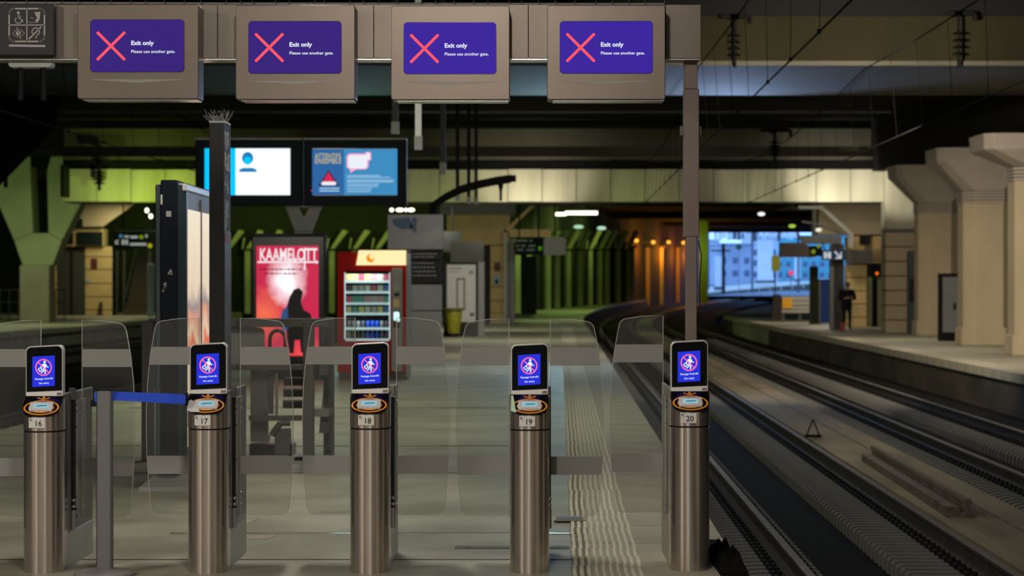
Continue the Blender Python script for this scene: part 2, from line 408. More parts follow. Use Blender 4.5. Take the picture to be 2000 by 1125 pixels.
mb = MB(); mb.box(XL, XR, 78.05, 78.3, Z(333, 78), Z(318, 78), BLACKM); part('cable_trough', mb, bb)
# deep roof ribs beyond
for k, y in enumerate((100, 125, 150, 178, 205, 231)):
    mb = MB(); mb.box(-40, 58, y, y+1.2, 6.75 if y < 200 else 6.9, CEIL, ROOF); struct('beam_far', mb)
# dark sloping girder, upper left
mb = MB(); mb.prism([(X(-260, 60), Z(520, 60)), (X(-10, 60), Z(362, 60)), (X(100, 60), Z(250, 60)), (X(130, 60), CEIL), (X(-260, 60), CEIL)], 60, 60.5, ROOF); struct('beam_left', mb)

# ------------------------------------------------------------------ railway tracks
def rail_prof(o):
    return [(o-.075, -.66), (o-.075, -.645), (o-.014, -.62), (o-.014, -.545), (o-.036, -.53), (o-.034, -.503), (o+.034, -.503), (o+.036, -.53), (o+.014, -.545), (o+.014, -.62), (o+.075, -.645), (o+.075, -.66)]
def rail(off, parent):
    mb = MB(); Yl = ys(13, 100, 29)+ys(106, 330, 8)
    sweep(mb, rail_prof(off), Yl, RAILS)
    sweep(mb, [(off-.033, -.505), (off-.03, -.499), (off+.03, -.499), (off+.033, -.505)], Yl, RAILH)
    part('rail', mb, parent)
def sleeper_mesh(flip=1):
    mb = MB()
    for s in (-1, 1):                                # one long rounded outer end, one squarer inner block
        r = .75*s
        lo, hi = (r-.56, r+.24) if s < 0 else (r-.60, r+.22)
        if s < 0:
            arch = [(hi, -.9), (hi, -.672), (hi-.012, -.66), (r-.18, -.66)]+[(r-.22-.34*math.sin(math.radians(90*k/6)), -.84+.18*math.cos(math.radians(90*k/6))) for k in range(7)]+[(lo, -.9)]
            mb.prism(arch[::-1], -.048, .048, SLEEP)
        else:
            mb.prism([(lo, -.9), (lo+.01, -.69), (lo+.04, -.662), (hi-.02, -.66), (hi, -.68), (hi, -.9)][::-1], -.048, .048, SLEEP)
        for q in (-.13, .13):
            mb.box(r+q-.04, r+q+.04, -.055, .055, -.67, -.63, INK); mb.cyl((r+q, 0, -.64), (r+q, 0, -.60), .018, INK, 6)
    mb.box(-.6, .3, -.03, .03, -.88, -.82, RUST)
    return mb.mesh('sleeper')
SLM = sleeper_mesh()
def track(name_label, c, y0, n, step=.25):
    t = thing('railway_track', name_label, 'railway track', (0, 0, 0))
    for s in (-.75, .75): rail(c+s, t)
    for k in range(n):
        y = y0+k*step; o = link('sleeper', SLM, t, (c+curve(y), y, 0), -.0213)
    return t
track('curving railway track beside the platform edge, nearest to the ticket gate posts', 2.56, 14.2, 300)
track('second railway track from the gates, running along the right hand platform wall', 5.87, 22.0, 300)
for c, lab in ((-8.2, 'dark railway track just beyond the far side of the gate platform'), (-16.6, 'dark railway track under the edge of the left platform')):
    t = thing('railway_track', lab, 'railway track')
    for s in (-.75, .75): rail(c+s, t)
    for k in range(90): link('sleeper', SLM, t, (c+curve(24+k*.6), 24+k*.6, 0), -.0213)
# scrap rail lying on the walkway
t = thing('scrap_rail', 'rusty length of spare rail lying on the dusty walkway between tracks', 'rail', (4.32, 21.8, -.6), -.034)
mb = MB(); p = [(-.075, 0), (.075, 0), (.075, .015), (.014, .045), (.014, .12), (.035, .135), (.03, .17), (-.03, .17), (-.035, .135), (-.014, .12), (-.014, .045), (-.075, .015)]
mb.prism(p, 0, 7.4, RUST); part('rail_bar', mb, t)
mb = MB(); mb.box(-.19, -.07, .1, 7.0, 0, .09, RUST); part('side_plate', mb, t)
t = thing('track_marker', 'small black triangular wire marker standing on the dusty walkway', 'marker', (4.35, 33.3, -.6))
mb = MB(); mb.tube([(-.10, 0, .01), (0, 0, .26), (.10, 0, .01)], .012, INK); part('wire_frame', mb, t)
mb = MB(); mb.box(-.12, .12, -.04, .04, 0, .04, INK); part('foot', mb, t)
t = thing('track_beacon', 'dark track beacon with a raised bar lying between the nearest rails', 'beacon', (2.9, 16.75, -.95))
mb = MB(); mb.box(-.22, .22, -.12, .12, .30, .34, GREYM); part('top_bar', mb, t)
mb = MB(); mb.box(-.17, .17, -.08, .08, 0, .30, INK); part('housing', mb, t)
mb = MB(); mb.tube([(-.26, -.1, .17), (-.1, -.15, .13), (.1, -.15, .13), (.26, -.1, .17)], .015, GREYM); part('guard_bar', mb, t)
t = thing('trespass_mat', 'black spiky anti-trespass mat at the foot of the rightmost gate', 'mat', (1.19, 12.4, 0))
mb = MB(); mb.box(-.05, .10, 0, 1.9, .0125, .022, BLACKM); part('mat_base', mb, t)
for j in range(7):
    for i in range(3):
        mb = MB(); x, y, h = -.02+i*.04, .3+j*.16, random.uniform(.06, .125)
        mb.add([(x-.03, y-.08, .02), (x+.05, y-.08, .02), (x+.05, y+.08, .02), (x-.03, y+.08, .02), (x+.015, y, h)], [(3, 2, 1, 0), (0, 1, 4), (1, 2, 4), (2, 3, 4), (3, 0, 4)], BLACKM); part('spike', mb, t)

# ------------------------------------------------------------------ ticket gates
GB = glow('gate_screen', (38, 50, 215), 1.0); PINK = glow('pink_glow', (250, 110, 175), 1.0); WG = glow('white_glow', (235, 245, 255), 1.0)
LCD = glow('lcd_glow', (150, 195, 205), .9); LCD2 = glow('lcd_text', (70, 130, 150), .8); LOGO = M('carmine_logo', (.10, .01, .03), .5)
def supere(a, b, e=2.4, n=18):
    pts = []
    for k in range(n+1):
        t = math.pi*(1+k/n); cx, cy = math.cos(t), math.sin(t)
        pts.append((a*math.copysign(abs(cx)**(2/e), cx), b*math.copysign(abs(cy)**(2/e), cy)))
    return pts
def panel_flip(poly):   # polygons drawn in xz, to be turned onto the sloping reader face
    return poly
ALPHA = math.atan2(.104, .13)
def make_gate(num, x, dz, flaps):
    g = thing('ticket_gate', GLAB[num], 'ticket gate', (x, 12.9, dz), -.0075, 'ticket gates across the platform entrance')
    A, B = .111, .130
    cs = supere(A, B, 2.15, 30)+[(A, .1), (-A, .1)]
    mb = MB(); n = len(cs)
    mb.loft([[(q[0], q[1], z) for q in cs] for z in (-.03, .797)], STEEL, caps=True)
    o = part('column', mb, g)
    for p in o.data.polygons: p.use_smooth = abs(p.normal.z) < .5 and p.normal.y < .05
    mb = MB(); cd = [(q[0]*.975, q[1]*.975) for q in cs]; mb.loft([[(q[0], q[1], z) for q in cd] for z in (.797, .806)], INK, False); part('shadow_gap', mb, g)
    mb = MB(); top = lambda y: .884+max(0, min(.13, y+.13))*.104/.13
    c2 = [(q[0]*1.015, q[1]*1.015) for q in cs]
    mb.loft([[(q[0], q[1], .806) for q in c2], [(q[0], q[1], top(q[1])) for q in c2]], STEEL)
    part('collar', mb, g)
    # reader face
    rp = part('reader_panel', (lambda m_: m_.loft([[(q[0]*(.99-.6*max(0, q[1]+.13)), q[1]*.985, top(q[1])+h) for q in supere(A*1.03, B*1.03, 3.2, 22)] for h in (0.001, .008)], BLACKG, False))(MB()), g)
    T = Matrix.Translation((0, -.065, top(-.065)+.0085)) @ Matrix.Rotation(ALPHA, 4, 'X') @ Matrix.Rotation(-math.pi/2, 4, 'X')
    mb = MB(); mb.T = T
    ring(mb, (0, -.018), .0995, .0625, .010, 0, ORANGE); ring(mb, (0, -.018), .072, .042, .016, 0, ORANGE)
    mb.stroke([(0, .072), (0, .056)], .013, 0, ORANGE); mb.stroke([(-.032, .064), (0, .050), (.032, .064)], .008, 0, ORANGE)
    part('orange_target', mb, rp)
    mb = MB(); mb.T = T; mb.prism(rrect(-.064, .064, -.052, .016, .006, 3), 0, -.012, WHITE); rb = part('reader_box', mb, rp)
    mb = MB(); mb.T = T; mb.flat(rrect(-.042, .042, -.034, .002, .002, 2), -.0128, LCD); mb.flat([(-.03, -.024), (.034, -.02), (.03, -.010), (-.02, -.012)], -.0135, LCD2); part('small_display', mb, rb)
    if num == 19:
        mb = MB(); mb.T = T; mb.flat([(-.104, -.060), (-.075, -.074), (-.092, .07), (-.104, .07)], -.001, glow('greenish_edge', (200, 225, 180), .5)); part('glowing_corner', mb, rp)  # greenish strip down the reader's left side, given emission
    if num == 17:
        mb = MB(); mb.T = T; mb.flat([(-.104, -.06), (-.08, -.074), (-.03, -.074), (-.05, -.03), (-.06, .0), (-.09, .03), (-.102, .02)], -.001, WHITE); part('worn_sticker', mb, rp, label='white worn patch on the reader face')
    # screen head
    hd = part('screen_head', (lambda m_: m_.prism(rrect(-.105, .105, .99, 1.277, .03, 6, .05, False), .0, .06, SILVER, smooth=False))(MB()), g, bevel=.004)
    mb = MB(); mb.prism(rrect(-.0985, .0985, 1.022, 1.270, .026, 6, .05, False), -.004, .001, BLACKG); fc = part('front_glass', mb, hd)
    mb = MB(); mb.flat(rrect(-.1, .1, .993, 1.019, .003, 2, .028), -.0015, WHITE); part('white_bar', mb, hd)
    mb = MB(); mb.flat([(.070, .999), (.096, 1.0), (.097, 1.0135), (.072, 1.0125)], -.003, LOGO); lg = part('logo', mb, hd); text('SNCF', .0085, WHITEP, hd, (.0735, -.0042, 1.0025), .01)
    sh = .06; cx, cz = -.003, 1.133
    mb = MB(); mb.flat(rrect(cx-.063, cx+.063, cz-.085, cz+.085, .001, 1, sh), -.0048, GB); sc = part('screen', mb, hd)
    def q(u, v): return (cx+u, cz+v+sh*u)
    mb = MB(); c0 = q(.0, .022)
    y = -.0056
    ring(mb, c0, .047, .048, .0075, y, PINK)
    part('prohibition_ring', mb, hd)
    mb = MB(); y = -.0062
    mb.flat(disc(q(.006, .052), .0072, .0075, 12), y, WG)
    mb.flat([q(-.004, .042), q(.010, .043), q(.014, .022), q(.010, .008), q(-.002, .008), q(-.004, .02)], y, WG)
    mb.stroke([q(-.003, .040), q(-.012, .030), q(-.014, .020)], .005, y, WG); mb.stroke([q(.011, .040), q(.018, .026), q(.026, .022)], .0055, y, WG)
    mb.stroke([q(.008, .012), q(.009, -.002), q(.008, -.012)], .0075, y, WG); mb.stroke([q(.001, .012), q(-.003, .0), q(-.012, -.008)], .0065, y, WG)
    s0 = [q(-.030, .012), q(-.018, .022), q(-.008, .010), q(-.020, .0)]; mb.stroke(s0, .005, y, WG, True)
    part('walking_figure', mb, hd)
    mb = MB(); mb.stroke([q(-.032, .055), q(.032, -.011)], .0065, -.0068, PINK); part('prohibition_bar', mb, hd)
    text('Passage Interdit', .0150, WG, hd, (cx+.002, -.006, cz-.046), .01, 'CENTER', width=.100, shear=sh); text('No entry', .0150, WG, hd, (cx+.002, -.006, cz-.071), .01, 'CENTER', shear=sh)
    # number plate on the collar
    mb = MB(); mb.box(-.058, .030, -.1345, -.126, .824, .880, WHITEP); pl = part('number_plate', mb, g, label='white plate numbered %d with a small diagonal arrow' % num)
    text(str(num), .043, INK, pl, (-.006, -.1352, .834), .012, 'CENTER')
    mb = MB(); mb.stroke([(-.038, .858), (-.050, .872)], .0025, -.1355, INK); mb.stroke([(-.041, .8725), (-.0505, .8725), (-.0505, .863)], .0025, -.1355, INK); part('arrow_mark', mb, pl)
    # slots low on the column
    mb = MB()
    for sx in (-1, 1): mb.box(sx*.094-.0012, sx*.094+.0012, -.0765, -.07, .26, .68, INK)
    part('column_slots', mb, g)
    # body behind the column
    mb = MB(); mb.box(-.105, .105, .09, .89, -.03, .217, STEELD); part('base_box', mb, g, bevel=.006)
    for sx in (-1, 1):
        mb = MB(); mb.box(sx*.098-.005, sx*.098+.005, .10, .86, .217, 1.0, SIDEG)
        mb.box(sx*.098-.007, sx*.098+.007, .86, .872, .217, 1.008, GLASSE); mb.box(sx*.098-.006, sx*.098+.006, .10, .872, 1.0, 1.008, GLASSE); part('side_glass', mb, g)
        mb = MB(); mb.box(sx*.112-.008, sx*.112+.008, .36, .60, .27, .955, CLAMP); cp = part('clamp_plate', mb, g, bevel=.003)
        mb = MB()
        for z in (.93, .89, .80, .60, .40, .33, .29):
            mb.cyl((sx*.12, .5, z), (sx*.124, .5, z), .008, CHROME, 8); mb.cyl((sx*.112, .359, z), (sx*.112, .355, z), .006, CHROME, 8)
        part('screws', mb, cp)
    mb = MB(); mb.box(.09, .122, .235, .285, .96, 1.03, GREYL if num in (18, 19) else GREYM); part('latch_block', mb, g, bevel=.003)
    mb = MB(); mb.cyl((.112, .26, .217), (.112, .26, .97), .009, CHAR, 10); mb.cyl((.112, .26, .217), (.112, .26, .33), .013, GREYL, 10); mb.cyl((.112, .26, .345), (.112, .26, .36), .014, CHROME, 10); mb.cyl((.112, .26, .38), (.112, .26, .395), .014, CHROME, 10); part('actuator_rod', mb, g)
    # glass flaps
    for sx in flaps:
        out = [(0, .268)]
        for k in range(6):
            a = math.radians(-90+80*k/5); out.append((.235+.05*math.cos(a), .318+.05*math.sin(a)))
        out += [(.297, .46), (.308, .62), (.311, .86), (.303, 1.04), (.287, 1.20), (.266, 1.32)]
        for k in range(6):
            a = math.radians(12+72*k/5); out.append((.209+.05*math.cos(a), 1.347+.05*math.sin(a)))
        out += [(.12, 1.410), (0, 1.412)]
        pts = [(sx*(.118+u), v) for u, v in out]
        if sx < 0: pts = pts[::-1]
        mb = MB(); mb.prism(pts, .474, .484, GLASS, m_side=GLASSE); fp = part('glass_flap', mb, g)
        n_ = len(out); mid = (.15, .85); ins = []
        for k in range(n_):
            a, b = Vector(out[k-1]), Vector(out[(k+1) % n_]); d = (b-a).normalized(); ins.append((out[k][0]-d.y*.0038, out[k][1]+d.x*.0038))
        mb = MB()
        for k in range(n_):
            q4 = [out[k], out[(k+1) % n_], ins[(k+1) % n_], ins[k]]; mb.flat([(sx*(.118+u), v) for u, v in (q4 if sx > 0 else q4[::-1])], .4735, GLASSE)
        part('edge_highlight', mb, fp)  # pale line painted in for light caught along the glass edge
        def xe(z):
            for (a, za), (b, zb) in zip(out[6:], out[7:]):
                if za <= z <= zb: return a+(b-a)*(z-za)/(zb-za)
        for z0, z1 in ((1.14, 1.244), (.506, .612)):
            bnd = [(.002, z0), (xe(z0)-.002, z0), (xe(z1)-.002, z1), (.002, z1)]
            mb = MB(); bp = [(sx*(.118+u), v) for u, v in bnd]; mb.prism(bp if sx > 0 else bp[::-1], .4715, .4735, FROST); part('frosted_band', mb, fp)
    return g
GLAB = {16: 'steel ticket gate with plate 16, leftmost gate post', 17: 'steel ticket gate with plate 17 and a white patch on its reader', 18: 'steel ticket gate with plate 18 in front of the red vending machine',
        19: 'steel ticket gate with plate 19 beside the ribbed tactile strip', 20: 'steel ticket gate with plate 20 under the brown post by the tracks'}
for num, px, dz, fl_ in ((16, 86.5, -.015, (-1, 1)), (17, 407, -.002, (-1, 1)), (18, 723, .0, (-1, 1)), (19, 1034.5, -.006, (-1, 1)), (20, 1346.5, .012, (-1,))):
    make_gate(num, X(px, 12.9), dz, fl_)

# ------------------------------------------------------------------ gantry over the gates and its four screens
ga = thing('gate_gantry', 'brown steel gantry beam over the gates on one slim post', 'gantry', (X(1352, 13.0), 13.0, 0))
gx = ga.location.x
YB = 12.95
seg = [-420, 100, 425, 730, 1032, 1300, 1369]
for a, b in zip(seg, seg[1:]):
    mb = MB(); mb.box(X(a, YB)-gx+.0012, X(b, YB)-gx-.0012, YB-13, YB-13+.2, Z(114, YB), Z(9, YB), STEELB); part('beam_panel', mb, ga, bevel=.0015)
mb = MB(); mb.box(X(-420, YB)-gx, X(1368, YB)-gx, YB-13+.01, YB-13+.19, Z(116.5, YB), Z(113.5, YB), CHROME); part('bottom_trim', mb, ga)
for a, b, c, d, dd in ((1338, 1364, 113, 172, .09), (1337.5, 1367, 172, 462, .1), (1341.5, 1362.5, 462, 1120, .08)):
    mb = MB(); mb.box(X(a, 13)-gx, X(b, 13)-gx, .05, .05+dd, Z(d, 13) if d < 1000 else .235, Z(c, 13), POSTP); part('post', mb, ga, bevel=.004)
mb = MB(); mb.box(X(1331, 13)-gx, X(1372, 13)-gx, .09, .13, Z(262, 13), Z(244, 13), GREYM); part('post_clip', mb, ga)
mb = MB(); mb.tube([(X(1364, 13)-gx, -.01, Z(470, 13)), (X(1370, 13)-gx, -.01, Z(500, 13)), (X(1366, 13)-gx, -.01, Z(560, 13)), (X(1368, 13)-gx, -.01, Z(640, 13))], .003, INK, 5); part('cable', mb, ga)
mb = MB()
mb.tube([(X(-100, 13)-gx, .05, Z(3, 13)), (X(420, 13)-gx, .05, Z(5, 13)), (X(1300, 13)-gx, .05, Z(6, 13))], .008, GREYL, 6)
for k in range(40):
    u = -60+k*35+random.uniform(-8, 8); mb.tube([(X(u, 13)-gx, .03, Z(9, 13)), (X(u+random.uniform(-6, 6), 13)-gx, .03, Z(0, 13))], .003, RUST, 4)
part('top_rail', mb, ga)
SCR = [glow('screen_violet', (54, 32, 122), 1), glow('screen_violet', (54, 32, 122), 1), glow('screen_indigo', (58, 34, 156), 1), glow('screen_indigo', (58, 34, 156), 1)]
XRED = glow('cross_red', (255, 88, 104), 1)
BOX = [((151, 388, 8, 193), (176, 360.5, 38, 141)), ((460.5, 693.5, 10, 194.5), (485, 667.5, 41, 144)), ((764, 995.5, 11, 195), (788, 970, 43, 145)), ((1069, 1299.5, 10, 194.5), (1093, 1275, 41, 144))]
DLAB = ['steel exit-only screen box nearest to the black accessibility sign', 'steel exit-only screen box above the dark blade totem, second from the accessibility sign',
        'steel exit-only screen box with a shiny patch, above gate 18 to gate 19', 'steel exit-only screen box nearest to the brown gantry post']
for i, ((a, b, c, d), (e, f_, g_, h)) in enumerate(BOX):
    Y = 12.75; cxp = (a+b)/2
    t = thing('display_box', DLAB[i], 'screen', (X(cxp, Y), Y, Z(d, Y)), -.0075, 'exit-only screens on the gantry')
    def u(px): return X(px, Y)-X(cxp, Y)
    def v(py): return Z(py, Y)-Z(d, Y)
    mb = MB(); mb.prism(rrect(u(a), u(b), 0, v(c), .012, 3), 0, .2, STEELP, smooth=False); cs = part('casing', mb, t, bevel=.004)
    mb = MB(); mb.box(u(a)+.03, u(b)-.008, .02, .19, -.006, 0, CHROME); part('bottom_lip', mb, t)
    mb = MB(); mb.prism(rrect(u(e), u(f_), v(h), v(g_), .022, 6), -.003, .004, BLACKG); fr_ = part('screen_frame', mb, t)
    mb = MB(); mb.flat(rrect(u(e)+.002, u(f_)-.002, v(h)+.002, v(g_)-.002, .021, 6), -.0038, SCR[i]); scn = part('screen', mb, t)
    mx, my, L = u(e+41), v(g_+52), .0725
    mb = MB()
    for s in (-1, 1):
        pa, pb = (mx-L, my-L*s), (mx+L, my+L*s)
        mb.stroke([pa, pb], .0155, -.0048, XRED); mb.flat(disc(pa, .0078, .0078, 12), -.0049, XRED); mb.flat(disc(pb, .0078, .0078, 12), -.0049, XRED)
    part('cross_mark', mb, t)
    text('Exit only', .0335, WG, t, (u(e+80), -.0048, v(g_+50)), .025, width=.125); text('Please use another gate.', .0235, WG, t, (u(e+80), -.0048, v(g_+65.5)), .008, width=.243)
    mb = MB(); mb.prism([(u(e+2), v(h+15)), (u((e+f_)/2), v(h+21)), (u(f_), v(h+15)), (u(f_), v(h+14)), (u(e+2), v(h+14))], -.002, .002, CLAMP); part('lip_notch', mb, t)

# accessibility sign
t = thing('accessibility_sign', 'black sign with four accessibility pictograms fixed to the gantry', 'sign', (X(53, 12.9), 12.88, Z(108, 12.9)))
mb = MB(); hw = .155+.09
mb.box(-.26, X(107, 12.9)-X(53, 12.9), 0, .06, 0, Z(8, 12.9)-Z(108, 12.9), M('sign_black', (.006, .006, .007), .55)); part('board', mb, t, bevel=.003)
def sp(px, py): return (X(px, 12.88)-X(53, 12.9), Z(py, 12.88)-Z(108, 12.9))
mb = MB(); y = -.002
x0, z1 = sp(18, 17); x1, z0 = sp(87, 81); mb.stroke(rrect(x0, x1, z0, z1, .03, 5), .0085, y, GREYT, True)
mb.stroke([sp(52.5, 17), sp(52.5, 81)], .006, y, GREYT); mb.stroke([sp(18, 49), sp(87, 49)], .006, y, GREYT); mb.stroke([sp(19, 89), sp(87, 90)], .012, y, GREYT); part('pictogram_frame', mb, t)
mb = MB(); mb.flat(disc(sp(36, 25), .0085, .0085, 12), y, GREYT); mb.stroke([sp(36, 28), sp(36.5, 36), sp(42, 36.5), sp(44, 42)], .008, y, GREYT); mb.stroke([sp(36, 31.5), sp(41, 32)], .005, y, GREYT)
ring(mb, sp(36, 39.5), .02, .02, .005, y, GREYT, 16, 130, 340); part('wheelchair_symbol', mb, t)
mb = MB(); mb.flat([sp(67, 24), sp(79, 23), sp(78, 36), sp(74, 44), sp(68, 45), sp(72, 41), sp(67.5, 40), sp(73, 36)], y, GREYT); mb.stroke([sp(56, 43), sp(60, 44.5), sp(66, 44)], .003, y, GREYT); mb.stroke([sp(60, 34), sp(65, 36)], .003, y, GREYT); part('face_symbol', mb, t)
mb = MB(); pts = [sp(25+i*2.3, 65-8*math.sin(math.pi*i/10)) for i in range(11)]; mb.stroke(pts, .004, y, GREYT); mb.stroke([(p[0], 2*sp(25, 65)[1]-p[1]) for p in pts], .004, y, GREYT)
mb.flat(disc(sp(36, 65), .014, .014, 12), y, GREYT); mb.stroke([sp(33, 54), sp(41, 76)], .004, y, GREYT); part('eye_symbol', mb, t)
mb = MB(); ring(mb, sp(70, 62), .024, .024, .006, y, GREYT, 14, -20, 210); mb.stroke([sp(76, 65), sp(72, 70), sp(70, 74)], .006, y, GREYT); mb.stroke([sp(80, 53), sp(57, 76)], .008, y, GREYT); part('ear_symbol', mb, t)
# oval plate with two hangers
t = thing('ceiling_mount', 'pale oval mounting plate with two black tubes, under the accessibility sign', 'mounting plate', (X(62, 20), 20, Z(133, 20)))
mb = MB(); mb.prism(rrect(-.187, .187, 0, .062, .03, 5), -.08, .08, WHITE); part('plate', mb, t, bevel=.006)
for sx in (-.1, .1):
    mb = MB(); mb.cyl((sx, 0, .0), (sx, 0, -.28), .027, CHAR, 10); part('tube', mb, t)
mb = MB(); mb.cyl((0, 0, .06), (0, 0, CEIL-Z(133, 20)), .02, BLACKM, 8); part('drop_pole', mb, t)

# ------------------------------------------------------------------ belt stanchion
Y = 12.72
t = thing('belt_stanchion', 'grey belt stanchion with blue belt beside gate 16', 'stanchion', (X(204, Y), Y+.02, 0))
mb = MB(); mb.lathe([(.0, 0), (.172, 0), (.172, .012), (.15, .022), (.06, .034), (0, .036)], GREYL, 32); part('base_disc', mb, t, label='pale grey round base')
mb = MB(); mb.prism(rrect(-.042, .042, -.04, .04, .016, 4), .03, 1.018, M('stanchion_grey', (.17, .17, .175), .5, .2), 'xy'); po = part('post', mb, t, bevel=.002)
mb = MB(); mb.box(-.044, .044, -.042, .042, 1.018, 1.026, INK); part('cap', mb, t)
mb = MB(); mb.box(-.0465, -.041, -.012, .012, .05, 1.0, INK); part('slot', mb, t)
mb = MB(); mb.prism([(-.042, 1.02), (-.056, 1.005), (-.052, .96), (-.042, .95)], -.03, .03, BLUEB); mb.box(-.075, -.042, -.028, .028, .93, .965, INK); part('belt_end', mb, t)
x1 = X(369, 12.9)-X(204, Y)
mb = MB(); pts = [(.042, 1.012, .964), (.2, 1.006, .955), (.36, 1.0, .945), (x1, .994, .94)]
for (a, z1, z0), (b, w1, w0) in zip(pts, pts[1:]):
    mb.add([(a, 0, z0), (b, .05*b, w0), (b, .05*b, w1), (a, 0, z1), (a, .003, z0), (b, .05*b+.003, w0), (b, .05*b+.003, w1), (a, .003, z1)], [(0, 1, 2, 3), (7, 6, 5, 4), (3, 2, 6, 7), (0, 4, 5, 1)], BLUEB)
part('belt', mb, t, label='stretched bright blue belt')
mb = MB(); mb.box(x1-.012, x1+.004, .07, .11, .93, 1.0, INK); part('belt_clip', mb, t)

# ------------------------------------------------------------------ advertising column (lit on its long side) and blade totem
LITP = M('lit_poster', (.05, .05, .05), .3, var=.0)
def poster_mat(name, stops, strength, scale, ramp_axis='Z', size=1.0, dist=.35):
    m = bpy.data.materials.new(name); m.use_nodes = True; MATS[name] = m; nt = m.node_tree; b = nt.nodes['Principled BSDF']; L = nt.links
    tc = nt.nodes.new('ShaderNodeTexCoord'); n = nt.nodes.new('ShaderNodeTexNoise'); n.inputs['Scale'].default_value = scale; L.new(tc.outputs['Object'], n.inputs['Vector'])
    sep = nt.nodes.new('ShaderNodeSeparateXYZ'); L.new(tc.outputs['Object'], sep.inputs[0])
    mm = nt.nodes.new('ShaderNodeMath'); mm.operation = 'MULTIPLY_ADD'; L.new(n.outputs['Fac'], mm.inputs[0]); mm.inputs[1].default_value = dist
    d = nt.nodes.new('ShaderNodeMath'); d.operation = 'DIVIDE'; L.new(sep.outputs[ramp_axis], d.inputs[0]); d.inputs[1].default_value = size
    s = nt.nodes.new('ShaderNodeMath'); s.operation = 'SUBTRACT'; L.new(d.outputs[0], s.inputs[0]); s.inputs[1].default_value = dist/2; L.new(s.outputs[0], mm.inputs[2])
    r = nt.nodes.new('ShaderNodeValToRGB'); L.new(mm.outputs[0], r.inputs[0]); el = r.color_ramp.elements
    el[0].position = stops[0][0]; el[0].color = (*lin(*stops[0][1]), 1); el[1].position = stops[-1][0]; el[1].color = (*lin(*stops[-1][1]), 1)
    for p, c in stops[1:-1]: e = el.new(p); e.color = (*lin(*c), 1)
    b.inputs['Base Color'].default_value = (.02, .02, .02, 1); L.new(r.outputs[0], b.inputs['Emission Color']); b.inputs['Emission Strength'].default_value = strength
    return m
ADM = poster_mat('backlit_advert', [(.0, (225, 200, 170)), (.40, (225, 195, 165)), (.47, (222, 100, 60)), (.52, (230, 200, 170)), (.59, (222, 150, 115)), (.64, (150, 135, 135)), (.72, (232, 208, 178)), (1, (240, 222, 190))], .95, 2.2, 'Z', 2.2)
t = thing('advertising_column', 'tall dark blue advertising column with glowing side panels, behind gate 17', 'advertising column', (X(330, 18), 18, 0))
cx = t.location.x
mb = MB(); mb.prism([(X(312, 18)-cx, .03), (X(345, 18)-cx, .03), (X(345, 18)-cx, 2.05), (X(312, 18)-cx, 2.05)], .12, 2.425, NAVY, 'xy'); body = part('end_cap', mb, t, bevel=.012)
mb = MB(); mb.box(X(300, 18)-cx, X(312, 18)-cx, .08, 2.0, .12, 2.39, TEAL); part('left_cheek', mb, t, bevel=.01)
mb = MB(); mb.prism([(X(345, 18)-cx, .05), (X(359.5, 18)-cx, .14), (X(359.5, 18)-cx, .2), (X(345, 18)-cx, .2)], .12, 2.39, TEAL, 'xy'); part('right_cheek', mb, t, bevel=.006)
fx = X(358, 18)-cx
mb = MB(); mb.box(X(345, 18)-cx, fx, .2, 2.0, .12, 2.36, GREYL); part('frame', mb, t)
for y0, y1 in ((.24, .95), (1.08, 1.85)):
    mb = MB(); mb.box(fx, fx+.006, y0, y1, .32, 2.2, ADM); part('glowing_panel', mb, t, label='backlit panel on the long side')
    mb = MB(); mb.box(fx, fx+.014, y1, y1+.04, .3, 2.3, GREYM); part('mullion', mb, t)
mb = MB(); mb.box(fx-.06, fx+.01, .1, 2.0, 2.34, 2.40, SILVER); part('top_trim', mb, t, bevel=.01)
mb = MB(); mb.box(X(313, 18)-cx, X(316, 18)-cx, .024, .03, Z(399, 18), Z(380, 18), WHITEP); part('white_sticker', mb, t)
mb = MB(); mb.box(X(323.5, 18)-cx, X(333.5, 18)-cx, .022, .03, Z(423, 18), Z(412, 18), GREYT); part('square_label', mb, t)
mb = MB()
for pts in (((332, 527), (335, 533), (333, 536)), ((328, 535), (331, 530)), ((319, 556), (323, 553)), ((318, 566), (321, 560), (323, 558)), ((317, 569), (320, 563))):
    mb.stroke([(X(a, 18)-cx, Z(b, 18)) for a, b in pts], .012, .024, GREYT)
part('scratches', mb, t)
mb = MB(); mb.loft([[(sx*q, sy*q2+.3, z) for sx, sy in ((-1, -1), (1, -1), (1, 1), (-1, 1))] for q, q2, z in ((.23, .38, 0), (.22, .37, .03), (.12, .2, .12))], GREYL, False); part('flared_foot', mb, t)

t = thing('blade_totem', 'tall charcoal blade totem crowned with bird spikes, next to the advertising column', 'totem', (X(423, 17), 17, 0))
tw = X(437.5, 17)-X(423, 17)
mb = MB(); mb.box(-tw, tw, 0, .4, 0, 2.8, CHAR); part('body', mb, t, bevel=.003)
mb = MB(); mb.box(tw, tw+.004, .02, .39, .3, Z(451, 17), M('totem_lower', (.05, .05, .048), .5)); part('lower_panel', mb, t)
mb = MB(); mb.box(tw+.004, tw+.006, .05, .3, Z(472, 17), Z(455, 17), M('pink_label', (.16, .05, .06), .6)); part('pink_label', mb, t)
mb = MB()
for zc, n in ((258, 3), (300, 4), (345, 3), (392, 3), (425, 3)):
    for k in range(n):
        for j in range(5):
            if random.random() < .8: mb.box(tw, tw+.003, .06+k*.08, .075+k*.08, Z(zc+j*7, 17)-.012, Z(zc+j*7, 17)+.012, GREYT if random.random() < .4 else GREYB)
part('printed_marks', mb, t)
mb = MB()
for k in range(46):
    a = random.uniform(-1, 1); bx = random.uniform(-.06, .06); by = random.uniform(.05, .35)
    mb.tube([(bx, by, 2.8), (bx+a*.07, by+random.uniform(-.05, .05), 2.8+random.uniform(.05, .11))], .002, GREYM, 4)
